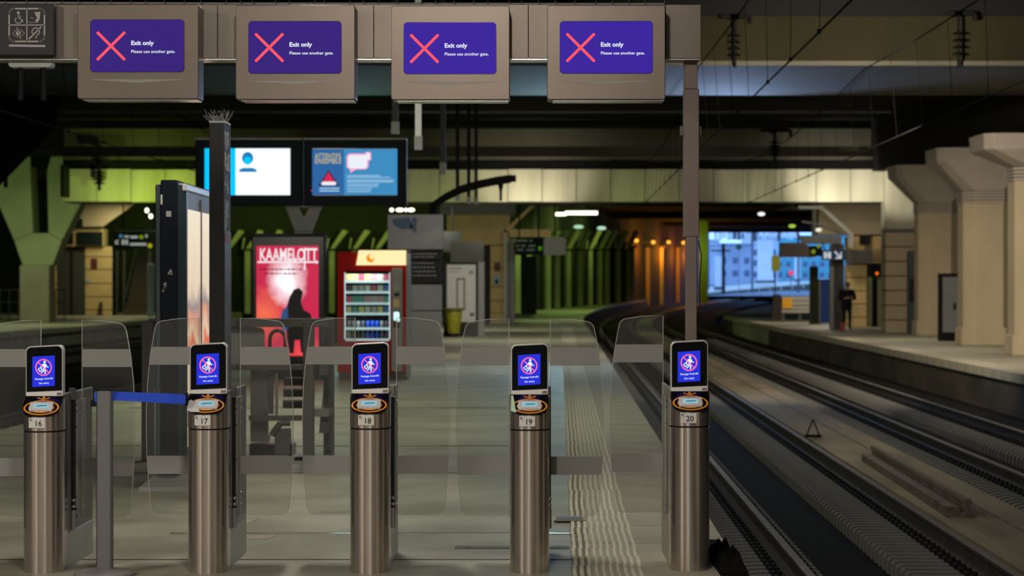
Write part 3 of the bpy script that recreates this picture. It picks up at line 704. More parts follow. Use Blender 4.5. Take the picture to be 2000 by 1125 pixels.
sp_ = part('bird_spikes', mb, t); sp_['kind'] = 'stuff'
mb = MB(); mb.box(-.06, .06, .04, .36, 2.8, 2.815, GREYB); part('spike_base', mb, t)

# ------------------------------------------------------------------ mobile wheelchair lift
Y = 21
t = thing('wheelchair_lift', 'grey mobile wheelchair lift with black handle, parked behind gates 17 and 18', 'lift', (X(470, Y), Y, 0))
cx = t.location.x
def lx(px): return X(px, Y)-cx
for a, b, c, d, y0, nm in ((276, 300, 627, 902, 0, 'post'), (591, 613, 627, 902, 0, 'post'), (622, 643, 622, 893, .55, 'post')):
    mb = MB(); mb.box(lx(a), lx(b), y0, y0+.08, 0, Z(c, Y), GREYM); part(nm, mb, t, bevel=.006)
for a, b, c, d, y0 in ((290, 640, 622, 639, .02), (440, 595, 712, 723, .03), (485, 592, 812, 822, .03)):
    mb = MB(); mb.box(lx(a), lx(b), y0, y0+.06, Z(d, Y), Z(c, Y), GREYM); part('crossbar', mb, t, bevel=.004)
mb = MB()
for z0, z1 in ((.25, .62), (.78, 1.2)):
    mb.prism([(.04, z0), (.10, z0), (.58, z1), (.52, z1)], lx(622), lx(640), GREYM, 'yz')
part('side_brace', mb, t)
mb = MB(); mb.box(lx(604), lx(640), .1, .6, Z(815, Y), Z(800, Y), GREYL); part('side_rail', mb, t)
mb = MB(); mb.prism(rrect(lx(440), lx(514), Z(720, Y), Z(640, Y), .05, 5), .1, .14, GREYB); part('upper_panel', mb, t)
mb = MB(); mb.box(lx(485), lx(520), .16, .2, Z(865, Y), Z(725, Y), M('lift_panel', (.16, .16, .15), .5)); part('lower_panel', mb, t)
mb = MB(); arc = [(lx(526), .05, Z(720, Y)), (lx(526), .05, Z(662, Y))]+[(lx(541)-.07*math.cos(math.radians(a)), .05, Z(662, Y)+.075*math.sin(math.radians(a))) for a in range(20, 161, 20)]+[(lx(556), .05, Z(662, Y)), (lx(556), .05, Z(720, Y))]
mb.tube(arc, .017, BLACKP, 8); part('handle', mb, t, label='black arched handle')
mb = MB(); mb.tube([(lx(554), .04, Z(655, Y)), (lx(559), .04, Z(676, Y))], .012, M('red_grip', (.6, .08, .06), .5), 6); part('grip', mb, t)
for k in range(4):
    mb = MB(); z = Z(800-k*22, Y); mb.box(lx(548), lx(589), .2+k*.05, .3+k*.05, z, z+.075, BLACKP); mb.box(lx(550), lx(588), .19+k*.05, .2+k*.05, z+.06, z+.075, GREYM); part('folded_tread', mb, t)
mb = MB(); mb.box(lx(521), lx(531), .12, .16, Z(810, Y), Z(730, Y), GREYM); mb.box(lx(535), lx(540), .1, .14, Z(812, Y), Z(730, Y), GREYL); part('guide_rails', mb, t)
mb = MB(); mb.tube([(lx(518), .06, Z(800, Y)), (lx(514), .06, Z(792, Y)), (lx(520), .06, Z(788, Y)), (lx(522), .06, Z(810, Y))], .008, GREYL, 6); part('hook', mb, t)
mb = MB(); mb.box(lx(486), lx(572), .04, .3, Z(890, Y), Z(868, Y), BLACKP); part('tray', mb, t)
mb = MB(); mb.tube([(lx(530), .02, Z(850, Y)), (lx(548), .02, Z(826, Y)), (lx(566), .02, Z(826, Y))], .03, GREYM, 8); mb.box(lx(536), lx(566), .02, .14, Z(888, Y), Z(838, Y), GREYM); part('hydraulic_arm', mb, t)
mb = MB(); mb.tube([(lx(490), .02, Z(866, Y)), (lx(524), .02, Z(864, Y)), (lx(528), .02, Z(845, Y))], .01, GREYL, 6); part('linkage', mb, t)
for px, y0 in ((288, .1), (602, .1), (632, .6), (565, .1)):
    mb = MB(); mb.cyl((lx(px)-.02, y0, .055), (lx(px)+.02, y0, .055), .055, BLACKP, 16); mb.cyl((lx(px)-.022, y0, .055), (lx(px)+.022, y0, .055), .02, CHROME, 10); part('wheel', mb, t)
mb = MB(); mb.box(lx(575), lx(612), .0, .3, .0, .035, BLACKP); part('foot_plate', mb, t)

# ------------------------------------------------------------------ information monitors on a V bracket
Y = 40.0
CYAN = glow('cyan_glow', (0, 190, 250), 1.15); WHT = glow('screen_white', (240, 250, 255), 1.15); BL1 = glow('icon_blue', (30, 125, 185), 1); BL2 = glow('slide_blue_dark', (45, 100, 160), 1); BL3 = glow('slide_blue', (62, 140, 192), 1)
CREAM = glow('slide_cream', (222, 205, 130), .9); PNK = glow('slide_pink', (250, 170, 205), 1.0); CRIM = glow('slide_crimson', (215, 40, 85), 1); SLW = glow('slide_white', (235, 240, 250), 1); SLT = glow('slide_text', (165, 205, 235), 1)
MON = []
for i, (a, b) in enumerate(((381, 590), (593, 794))):
    cxp = (a+b)/2
    t = thing('information_monitor', ('large black information monitor with white slide and blue portrait icon', 'large black information monitor with blue safety slide, above the red vending machine')[i], 'monitor', (X(cxp, Y), Y, Z(402, Y)), 0, 'hanging information monitors')
    def u(px): return X(px, Y)-X(cxp, Y)
    def v(py): return Z(py, Y)-Z(402, Y)
    mb = MB(); mb.box(u(a), u(b), 0, .32, 0, v(272), NAVY); part('casing', mb, t, bevel=.02)
    mb = MB(); mb.box(u(a), u(b), -.03, .34, v(273), v(270), GREYL); part('top_rim', mb, t)
    e, f_ = ((400, 567), (610, 776))[i]
    mb = MB(); mb.prism(rrect(u(e), u(f_), v(382), v(290), .02, 3), -.01, .0, BLACKG); part('screen_frame', mb, t)
    mb = MB()
    if i == 0: mb.flat([(u(400), v(382)), (u(460.5), v(381)), (u(460.5), v(290)), (u(400), v(290))], -.02, CYAN); mb.flat([(u(460.5), v(381)), (u(567), v(381)), (u(567), v(290)), (u(460.5), v(290))], -.02, WHT)
    else: mb.flat([(u(610), v(381)), (u(672), v(381)), (u(672), v(291)), (u(610), v(291))], -.02, BL2); mb.flat([(u(672), v(381)), (u(776), v(381)), (u(776), v(291)), (u(672), v(291))], -.02, BL3)
    part('screen', mb, t)
    mb = MB()
    if i == 0:
        mb.flat(disc((u(484), v(309)), u(495)-u(484), v(297)-v(309)), -.03, BL1); mb.flat(disc((u(484), v(314)), u(491)-u(484), v(306)-v(314)), -.035, CYAN)
        mb.flat([(u(467), v(336)), (u(502), v(336)), (u(501), v(331)), (u(493), v(328)), (u(476), v(328)), (u(468), v(331))], -.03, BL1); part('portrait_icon', mb, t)
    else:
        mb.flat([(u(622), v(363)), (u(662), v(363)), (u(642), v(332))], -.03, glow('slide_black', (20, 20, 40), 1)); mb.flat([(u(626), v(361)), (u(658), v(361)), (u(642), v(336))], -.035, CRIM); mb.flat(rrect(u(628), u(657), v(362), v(355), .03, 3), -.04, SLW); part('warning_triangle', mb, t)
        mb = MB(); mb.flat(rrect(u(677), u(720), v(331), v(300), .07, 4), -.03, PNK); mb.flat(rrect(u(680), u(717), v(329), v(303), .05, 4), -.035, SLW); mb.flat([(u(684), v(338)), (u(684), v(330)), (u(698), v(330))], -.03, PNK); mb.flat(rrect(u(713), u(725), v(314), v(297), .03, 3), -.032, PNK); mb.flat(rrect(u(715), u(723), v(312), v(299), .02, 3), -.036, SLW); part('speech_bubble', mb, t)
        text('ATTENTIFS', .125, CREAM, t, (u(615), -.03, v(309.5)), 0, width=u(666)-u(615)); text('ENSEMBLE', .125, CREAM, t, (u(615), -.03, v(319.5)), 0, width=u(666)-u(615))
        mb = MB()
        for py, x1 in ((343, 742), (346.5, 762), (352, 770), (355, 768), (360, 740), (364, 738), (369, 726), (374, 724)): mb.box(u(678), u(x1), -.03, -.025, v(py+1), v(py-.7), SLT)
        for py in (368, 373): mb.box(u(624), u(663), -.03, -.025, v(py+1.2), v(py-1.2), SLT)
        part('small_print', mb, t)
        mb = MB(); mb.box(u(607.5), u(609.5), -.02, -.01, v(373), v(371), glow('standby_red', (255, 30, 30), 1)); part('status_light', mb, t)
t = thing('monitor_stand', 'grey V shaped stand carrying both information monitors', 'stand', (X(592, 40.2), 40.05, 0))
u = lambda px: X(px, 40.05)-X(592, 40.2)
mb = MB(); mb.prism([(u(576), Z(452, 40)), (u(608), Z(452, 40)), (u(628), Z(401, 40)), (u(605), Z(401, 40)), (u(592), Z(427, 40)), (u(579), Z(401, 40)), (u(556), Z(401, 40))], .05, .2, GREYB); part('bracket', mb, t)
mb = MB(); mb.box(u(577), u(607), .05, .2, 0, Z(451, 40), GREYB); part('column', mb, t)
mb = MB(); mb.box(u(560), u(624), .0, .25, Z(403, 40)-.02, Z(401, 40), GREYM); part('top_plate', mb, t)

# ------------------------------------------------------------------ digital poster
Y = 39.0
t = thing('digital_poster', 'black digital poster stand glowing red with a white burst, beside the vending machine', 'poster stand', (X(563, Y), Y, 0))
u = lambda px: X(px, Y)-X(563, Y)
mb = MB(); mb.box(u(491), u(636), 0, .22, 0, Z(456, Y), CHAR); part('cabinet', mb, t, bevel=.02)
mb = MB(); mb.box(u(494), u(632), -.012, 0, Z(706, Y), Z(463, Y), BLACKG); part('front_glass', mb, t)
x0, x1, z0, z1 = u(501), u(622.5), Z(695, Y), Z(480, Y)
m = bpy.data.materials.new('red_burst_poster'); m.use_nodes = True; nt = m.node_tree; b = nt.nodes['Principled BSDF']; L = nt.links
tc = nt.nodes.new('ShaderNodeTexCoord')
def radial(cx_, cz_, rx, rz, stops, noise=.0):
    mp = nt.nodes.new('ShaderNodeMapping'); L.new(tc.outputs['Object'], mp.inputs[0]); mp.vector_type = 'TEXTURE'
    mp.inputs['Location'].default_value = (cx_, 0, cz_); mp.inputs['Scale'].default_value = (rx, 1000, rz)
    ln = nt.nodes.new('ShaderNodeVectorMath'); ln.operation = 'LENGTH'; L.new(mp.outputs[0], ln.inputs[0]); src = ln.outputs['Value']
    if noise:
        n = nt.nodes.new('ShaderNodeTexNoise'); n.inputs['Scale'].default_value = 5; L.new(tc.outputs['Object'], n.inputs['Vector'])
        a = nt.nodes.new('ShaderNodeMath'); a.operation = 'MULTIPLY_ADD'; L.new(n.outputs['Fac'], a.inputs[0]); a.inputs[1].default_value = noise; L.new(src, a.inputs[2]); src = a.outputs[0]
    r = nt.nodes.new('ShaderNodeValToRGB'); L.new(src, r.inputs[0]); el = r.color_ramp.elements
    el[0].position = stops[0][0]; el[0].color = (*stops[0][1],); el[1].position = stops[-1][0]; el[1].color = (*stops[-1][1],)
    for p, c in stops[1:-1]: e = el.new(p); e.color = c
    return r
def mixc(f, a, bb_):
    mx = nt.nodes.new('ShaderNodeMix'); mx.data_type = 'RGBA'; L.new(f, mx.inputs[0])
    for s_, v_ in ((6, a), (7, bb_)):
        if isinstance(v_, tuple): mx.inputs[s_].default_value = v_
        else: L.new(v_, mx.inputs[s_])
    return mx.outputs[2]
W_, K_ = (1, 1, 1, 1), (0, 0, 0, 1)
o1 = radial(u(520), Z(615, Y), .55, .75, [(.3, W_), (1, K_)], .5); o2 = radial(u(560), Z(548, Y), .44, .60, [(.42, W_), (.6, (.6, .6, .6, 1)), (1, K_)], .35); o3 = radial(u(605), Z(690, Y), .7, .35, [(.2, W_), (1, K_)], .3)
c1 = mixc(o1.outputs[0], (*lin(200, 18, 72), 1), (*lin(245, 105, 75), 1)); c1 = mixc(o3.outputs[0], c1, (*lin(250, 80, 75), 1)); c2 = mixc(o2.outputs[0], c1, (1.2, 1.1, 1.15, 1))
b.inputs['Base Color'].default_value = (.01, .01, .01, 1); L.new(c2, b.inputs['Emission Color']); b.inputs['Emission Strength'].default_value = 1.0
mb = MB(); mb.flat([(x0, z0), (x1, z0), (x1, z1), (x0, z1)], -.02, m); part('glowing_poster', mb, t)
PW = glow('poster_white', (250, 235, 240), 1)
text('KAAMELOTT', .3, PW, t, (u(507), -.03, Z(509, Y)), .015, width=u(619)-u(507))
mb = MB(); mb.box(u(503), u(620), -.034, -.03, Z(513.5, Y), Z(510.5, Y), PW); mb.flat(disc((u(619), Z(512, Y)), .025, .025, 10), -.035, PW); mb.box(u(594), u(597), -.034, -.03, Z(527, Y), Z(484, Y), PW); part('title_bar', mb, t)
mb = MB(); mb.flat([(u(561), Z(514, Y)), (u(570), Z(514, Y)), (u(568), Z(540, Y)), (u(564), Z(540, Y))], -.026, PW); part('light_streak', mb, t)
mb = MB()
for py, xa, xb in ((526, 507, 590), (534.5, 518, 582)):
    k = xa
    while k < xb: e = k+random.uniform(3, 9); mb.box(u(k), u(min(e, xb)), -.03, -.028, Z(py+1.3, Y), Z(py-1.3, Y), glow('poster_ink', (120, 10, 50), 1)); k = e+2
part('small_print', mb, t)
PD = M('poster_dark', (.012, .010, .014), .6)
mb = MB(); mb.flat([(u(a), Z(c, Y)) for a, c in ((566, 690), (562, 668), (560, 640), (556, 622), (560, 600), (566, 580), (574, 566), (584, 562), (592, 570), (588, 590), (594, 606), (606, 612), (610, 622), (598, 624), (592, 640), (600, 660), (596, 690), (588, 688), (586, 664), (576, 664), (574, 690))][::-1], -.03, PD)
mb.flat([(u(a), Z(c, Y)) for a, c in ((546, 632), (552, 606), (562, 598), (564, 640), (556, 650))][::-1], -.031, glow('poster_blue', (50, 90, 140), .8)); part('dark_shape', mb, t)

# ------------------------------------------------------------------ vending machine and what is in it
t = thing('vending_machine', 'red snack vending machine with glowing orange-dot sign and bright window', 'vending machine', (X(728, Y), Y, 0))
u = lambda px: X(px, Y)-X(728, Y)
D = .75
wx0, wx1, wz0, wz1 = u(672), u(762), Z(666, Y), Z(529, Y)
mb = MB()
mb.box(u(659), wx0, 0, D, .12, Z(492, Y), RED); mb.box(wx1, u(766), 0, D, .12, Z(492, Y), RED); mb.box(wx0, wx1, 0, D, wz1, Z(492, Y), RED); mb.box(wx0, wx1, 0, D, .12, wz0, RED); mb.box(u(766), u(793), .02, D, .12, Z(492, Y), RED)
mb.box(wx0, wx1, D-.05, D, wz0, wz1, CHAR)
part('cabinet', mb, t)
mb = MB(); mb.box(u(661), u(797), .05, D-.02, 0, .12, BLACKP); part('plinth', mb, t)
mb = MB(); mb.box(u(793), u(799), .03, D, .05, Z(495, Y), GREYB); part('side_skin', mb, t)
mb = MB(); mb.prism(rrect(u(765), u(786), .14, Z(523, Y), .03, 3), -.012, .02, GREYB); cpn = part('control_panel', mb, t)
mb = MB(); mb.box(u(769), u(781), -.02, -.012, Z(567, Y), Z(553, Y), GREYL); mb.box(u(770), u(780), -.022, -.02, Z(578, Y), Z(572, Y), CHAR); mb.box(u(769), u(780), -.024, -.012, Z(600, Y), Z(584, Y), BEIGEW); mb.box(u(768), u(782), -.02, -.012, Z(640, Y), Z(606, Y), BLACKP); part('coin_fittings', mb, cpn)
mb = MB(); mb.prism(rrect(u(769), u(780), Z(626, Y), Z(609, Y), .02, 3), -.03, -.02, glow('keypad_glow', (210, 250, 255), 1.2)); mb.prism(disc((u(778), Z(625, Y)), .03, .03, 12), -.034, -.02, glow('keypad_glow', (210, 250, 255), 1.2)); part('lit_keypad', mb, cpn)
SIGNY = glow('vending_sign', (255, 232, 172), 1.1)
mb = MB(); mb.prism([(u(696), Z(518, Y)), (u(793), Z(518, Y)), (u(793), Z(489, Y)), (u(701), Z(489, Y))], -.06, .1, SIGNY); sg = part('lit_sign', mb, t, label='glowing cream sign with an orange dot')
ODOT = glow('orange_dot', (240, 140, 10), 1.0)
mb = MB(); cc = (u(724), Z(504.5, Y)); r = u(732)-u(724); mb.flat(disc(cc, r, r), -.065, ODOT); mb.flat(disc((cc[0]+r*.35, cc[1]+r*.35), r*.65, r*.65), -.068, glow('dot_bite', (255, 225, 160), 1.1)); part('orange_emblem', mb, sg)
mb = MB(); mb.box(wx0, wx1, .01, .02, wz0, wz1, glass('vending_glass', (.9, .95, .95))); part('window_glass', mb, t)
mb = MB()
for sx in (wx0+.012, wx1-.012): mb.cyl((sx, .06, wz0+.03), (sx, .06, wz1-.03), .010, glow('vending_tube', (235, 250, 255), .9), 8)
part('light_tubes', mb, t)
SHZ = [Z(p, Y) for p in (549, 570, 592, 612, 641, 663)]
LIP = M('shelf_lip', (.75, .78, .78), .5, emit=lin(170, 205, 210), es=.55)  # lips given emission so they look brightly lit
for z in SHZ:
    mb = MB(); mb.box(wx0+.02, wx1-.02, .1, D-.1, z-.02, z, GREYL); mb.box(wx0+.02, wx1-.02, .09, .1, z-.03, z+.012, LIP); part('shelf', mb, t)
vx, vy = t.location.x, t.location.y
def prod_mesh(kind, col):
    m_ = M('pack_'+'_'.join('%02d' % int(c*99) for c in col), col, .45); mb = MB()
    if kind == 'can': mb.lathe([(0, 0), (.024, 0), (.03, .008), (.03, .112), (.022, .122), (0, .122)], m_, 10)
    elif kind == 'bottle': mb.lathe([(0, 0), (.03, 0), (.032, .02), (.032, .09), (.014, .125), (.013, .142), (0, .142)], m_, 10); mb.cyl((0, 0, .138), (0, 0, .152), .015, WHITE, 8)
    elif kind == 'bag': mb.prism([(-.05, 0), (.05, 0), (.055, .02), (.05, .105), (.055, .12), (-.055, .12), (-.05, .105), (-.055, .02)], -.018, .018, m_)
    else: mb.box(-.045, .045, -.02, .02, 0, .10, m_); mb.box(-.047, .047, -.006, .006, .1, .112, m_)
    return mb.mesh(kind)
COLS = [(.7, .68, .6), (.6, .12, .2), (.75, .7, .3), (.08, .2, .5), (.5, .5, .5), (.1, .08, .07), (.7, .35, .4), (.15, .4, .35), (.55, .5, .4)]
KN = {'bag': 'snack_bag', 'box': 'snack_box', 'can': 'drink_can', 'bottle': 'drink_bottle'}
ORD = ['first', 'second', 'third', 'fourth', 'fifth', 'sixth', 'seventh', 'eighth', 'ninth']; SHELFN = ['topmost vending machine shelf', 'second vending machine shelf', 'third vending machine shelf', 'fourth vending machine shelf', 'fifth vending machine shelf', 'lowest vending machine shelf']
rows = ((0, 'bag', 7, 'snack bag'), (1, 'box', 7, 'snack box'), (2, 'bag', 7, 'snack bag'), (3, 'box', 7, 'snack box'), (4, 'can', 9, 'drink can'), (5, 'bottle', 9, 'drink bottle'))
for si, kind, n, lab in rows:
    cache = {}
    for k in range(n):
        col = random.choice(COLS[:1]*3+COLS) if si == 0 else random.choice(COLS)
        if si in (4, 5): col = (.02, .10, .75) if 4 <= k <= 6 else random.choice([(.05, .05, .06), (.12, .13, .14), (.3, .32, .33)])
        blue = si in (4, 5) and 4 <= k <= 6
        if (kind, col) not in cache: cache[(kind, col)] = prod_mesh(kind, col)
        shade = 'bright blue' if blue else 'dark' if max(col) < .2 else 'pale' if min(col) > .35 else 'reddish' if col[0] > .5 and col[1] < .4 else 'yellowish' if col[0] > .5 else 'coloured'
        o = link(KN[kind], cache[(kind, col)], None, (vx+wx0+.07+(wx1-wx0-.14)*k/(n-1), vy+.17, SHZ[si]+.001))
        tag(o, '%s %s, %s from the left, on the %s' % (shade, lab, ORD[k], SHELFN[si]), kind, 'snacks and drinks on the vending machine shelves')
area('vending_lamp', (vx+wx0+.35, Y+.05, wz1-.015), .6, 2.2, (.9, .98, 1), (0, .25, -1), .06)
area('vending_lamp', (vx+wx0+.35, Y+.06, Z(613, Y)-.03), .6, 1.2, (.85, .95, 1), (0, .4, -1), .04)

# ------------------------------------------------------------------ map totem, lamp arm, panels behind
Y = 48
t = thing('map_totem', 'grey information totem with a wide map board on top', 'totem', (X(832, Y), Y, 0))
u = lambda px: X(px, Y)-X(832, Y)
mb = MB(); mb.box(u(757), u(865), 0, .2, Z(487, Y), Z(419, Y), GREYB); part('map_board', mb, t, bevel=.01)
mb = MB(); mb.flat([(u(p), Z(q_, Y)) for p, q_ in ((765, 428), (800, 424), (806, 445), (785, 448), (770, 440))][::-1], -.004, M('map_blue', (.05, .09, .15), .6)); mb.flat([(u(p), Z(q_, Y)) for p, q_ in ((806, 466), (862, 440), (862, 466), (830, 480))], -.003, GREYL); mb.flat([(u(p), Z(q_, Y)) for p, q_ in ((800, 446), (806, 424), (815, 426), (812, 455))][::-1], -.004, M('map_blue', (.05, .09, .15), .6)); part('map_print', mb, t)
for a, b, mm in ((490, 507, CHAR), (509, 553, CHAR), (556, 606, GREYB), (608, 680, GREYB), (681, 702, GREYM)):
    mb = MB(); mb.box(u(803), u(863), .02, .18, max(0, Z(b, Y)), Z(a, Y), mm); part('column_panel', mb, t, bevel=.008)
mb = MB()
for py in (496, 502, 514, 522, 530, 538):
    k = 806
    while k < 848: e = k+random.uniform(2, 7); mb.box(u(k), u(e), .012, .018, Z(py+1.2, Y), Z(py-1.2, Y), GREYB); k = e+2
part('printed_lines', mb, t)
mb = MB(); mb.box(u(795), u(803), .04, .14, 0, Z(487, Y), GREYM); part('spine', mb, t)
t = thing('lamp_arm', 'black curved arm with a small hanging lamp rising above the map totem', 'lamp arm', (X(846, 48.4), 48.4, 0)); Y = 48.4
u = lambda px: X(px, Y)-X(846, Y)
mb = MB(); mb.box(u(839), u(853), 0, .15, 0, Z(395, Y), BLACKM); part('post', mb, t)
path = [(842, 404), (870, 385), (900, 370), (935, 360), (970, 353), (998, 349)]
mb = MB(); rings = []
for px, py in path:
    h = .085; rings.append([(u(px), -.05, Z(py, Y)-h), (u(px), .15, Z(py, Y)-h), (u(px), .15, Z(py, Y)+h), (u(px), -.05, Z(py, Y)+h)])
mb.loft(rings, BLACKM, False); part('curved_arm', mb, t)
mb = MB(); mb.box(u(998), u(1008), 0, .1, Z(355, Y), Z(342, Y), BLACKM); part('tip', mb, t)
mb = MB(); mb.cyl((u(978), .05, Z(356, Y)), (u(978), .05, Z(392, Y)), .028, BLACKM, 8); mb.cyl((u(978), .05, Z(360, Y)), (u(978), .05, Z(372, Y)), .06, BLACKM, 8, .03); part('pendant', mb, t)

Y = 72
t = thing('information_board', 'tall black framed white information board behind the yellow bin bag', 'information board', (X(905, Y), Y, 0))
u = lambda px: X(px, Y)-X(905, Y)
mb = MB(); mb.box(u(866), u(934), 0, .16, 0, Z(512, Y), CHAR); part('frame', mb, t, bevel=.02)
mb = MB(); mb.box(u(873), u(929), -.02, 0, Z(629, Y), Z(517, Y), M('notice_paper', (.50, .50, .48), .5)); part('sheet', mb, t)
mb = MB(); mb.stroke([(u(893), Z(545, Y)), (u(907), Z(545, Y)), (u(907), Z(604, Y)), (u(893), Z(604, Y))], .05, -.03, GREYM, True); mb.box(u(877), u(902), -.03, -.02, Z(526, Y), Z(523, Y), GREYB); mb.box(u(877), u(895), -.03, -.02, Z(532, Y), Z(530, Y), GREYB); mb.box(u(916), u(925), -.03, -.02, Z(536, Y), Z(528, Y), GREYB); mb.box(u(918), u(926), -.03, -.02, Z(618, Y), Z(611, Y), GREYM); part('plan_drawing', mb, t)
mb = MB(); mb.box(u(934), u(946), .05, .2, 0, Z(512, Y), GREYB); part('side_leaf', mb, t)
Y = 71
t = thing('bin_bag_holder', 'yellow green bin bag in a ring holder before the white notice panel', 'bin', (X(886, Y), Y, 0))
BAG = M('yellow_bag', lin(150, 150, 30), .45, 0, .35, 6)
mb = MB(); rr = [(.18, .12), (.21, .35), (.25, .65), (.26, .82), (.20, .88)]
rings = [[(r*math.cos(a*math.pi/7)*(1+.06*math.sin(3*a)), r*.8*math.sin(a*math.pi/7)*(1+.05*math.cos(5*a)), z) for a in range(14)] for r, z in rr]; mb.loft(rings, BAG); part('bag', mb, t)
mb = MB(); mb.lathe([(.30, .84), (.32, .88), (.30, .90), (.24, .90)], M('bin_rim', lin(110, 110, 60), .5), 18); part('rim', mb, t)
mb = MB(); mb.cyl((.02, .16, 0), (.02, .16, .9), .04, CHAR, 8); mb.cyl((0, 0, 0), (0, 0, .1), .14, CHAR, 12); part('stand', mb, t)

# platform building on the middle platform
Y = 96
bd = sroot('wall_kiosk')
mb = MB(); mb.box(X(872, Y), X(996, Y), Y+.3, Y+3.5, Z(478, Y), Z(418, Y), BEIGEW); part('upper_wall', mb, bd)
mb = MB(); mb.box(X(860, Y), X(1006, Y), Y-.2, Y+3.6, Z(419, Y), Z(395, Y), GREYM); part('fascia', mb, bd)
for k, (a, b) in enumerate(((480, 522), (523, 560), (561, 587), (588, 611), (612, 633))):
    mb = MB(); mb.box(X(957.5, Y), X(990, Y), Y+.1, Y+.9, max(0, Z(b, Y)), Z(a, Y), BEIGEW); part('wall_block', mb, bd, bevel=.02)
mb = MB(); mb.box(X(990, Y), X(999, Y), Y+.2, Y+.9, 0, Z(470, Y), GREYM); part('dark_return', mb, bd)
mb = MB(); mb.box(X(880, Y), X(957, Y), Y+.8, Y+1.2, 0, Z(478, Y), CHAR); part('dark_glazing', mb, bd)
mb = MB(); mb.box(X(999, Y), X(1005, Y), Y+.1, Y+.4, 0, Z(440, Y), GREYL); part('pale_post', mb, bd)
mb = MB(); mb.box(X(965, Y), X(977, Y), Y+.05, Y+.1, Z(530, Y), Z(512, Y), M('brown_notice', (.09, .03, .02), .6)); o = part('notice', mb); tag(o, 'small brown notice on the cream kiosk wall of the middle platform', 'notice')
mb = MB(); mb.box(X(963, Y), X(977, Y), Y+.05, Y+.1, Z(557, Y), Z(535, Y), M('pale_blue_notice', (.35, .42, .46), .6)); mb.box(X(967, Y), X(973, Y), Y+.03, Y+.05, Z(554, Y), Z(546, Y), INK); o = part('notice', mb); tag(o, 'pale blue and white notice below the brown one on the cream kiosk', 'notice')
t = thing('canopy_frame', 'cream slanted canopy strut and beam on the middle platform', 'canopy', (X(990, 94), 94, 0)); Y = 94
u = lambda px: X(px, Y)-X(990, Y)
mb = MB(); mb.prism([(u(983), Z(452, Y)), (u(989), Z(455, Y)), (u(1045), Z(402, Y)), (u(1036, ), Z(401, Y))], 0, .3, BEIGEW); part('strut', mb, t)
mb = MB(); mb.box(u(1036), u(1170), 0, .3, Z(402, Y), Z(396, Y), CONCD); part('top_beam', mb, t)
mb = MB(); mb.box(u(996), u(1076), -.1, .3, Z(463, Y), Z(448, Y), BEIGEW); part('low_beam', mb, t)
mb = MB(); mb.box(u(985), u(990), 0, .3, 0, Z(448, Y), GREYL); part('post', mb, t)
Y = 92
t = thing('hanging_sign', 'dark green platform direction sign hanging beside the cream canopy strut', 'sign', (X(1035, Y), Y, Z(498, Y)))
u = lambda px: X(px, Y)-X(1035, Y); v = lambda py: Z(py, Y)-Z(498, Y)
mb = MB(); mb.box(u(1006), u(1062), 0, .2, 0, v(463), M('sign_dark', (.006, .012, .010), .8, spec=.08)); part('board', mb, t)
GT = M('sign_text', (.13, .18, .15), .6); mb = MB()
for py, segs in ((470, ((1010, 1030), (1034, 1040))), (480, ((1008, 1014), (1018, 1026), (1032, 1046))), (488, ((1010, 1022), (1028, 1044)))):
    for a, b in segs: mb.box(u(a), u(b), -.012, 0, v(py+2), v(py-2), GT)
mb.flat(disc((u(1055), v(485)), .09, .09, 12), -.015, glow('sign_green', (70, 150, 20), .5)); part('sign_print', mb, t)
for px in (1014, 1052):
    mb = MB(); mb.cyl((u(px), .1, v(463)), (u(px), .1, CEIL-Z(498, Y)), .03, BLACKM, 6); part('hanger', mb, t)
mb = MB(); mb.box(X(1062, 92), X(1105, 92), 92, 92.5, Z(498, 92), Z(466, 92), GREYB); mb.box(X(1066, 92), X(1101, 92), 91.98, 92.45, Z(466, 92), Z(463.5, 92), GREYL); mb.cyl((X(1084, 92), 92.2, Z(465, 92)), (X(1084, 92), 92.2, CEIL), .03, BLACKM, 6)
o = part('screen_back', mb); tag(o, 'blank grey box of a hanging screen at the end of the dark green sign', 'screen')
mb = MB(); mb.box(X(880, 80), X(945, 80), 80, 80.25, Z(513, 80), Z(472, 80), GREYB); mb.box(X(910, 80), X(914, 80), 80.25, 80.32, 0, Z(480, 80), CHAR); o = part('grey_board', mb); tag(o, 'plain grey board above the tall notice panel', 'board')
mb = MB(); mb.box(X(866, 82), X(902, 82), 82, 82.3, Z(492, 82), Z(452, 82), CHAR); mb.cyl((X(884, 82), 82.15, Z(453, 82)), (X(884, 82), 82.15, CEIL), .03, BLACKM, 6); o = part('dark_screen', mb); tag(o, 'dark screen box under the kiosk fascia, beside the map board', 'screen')
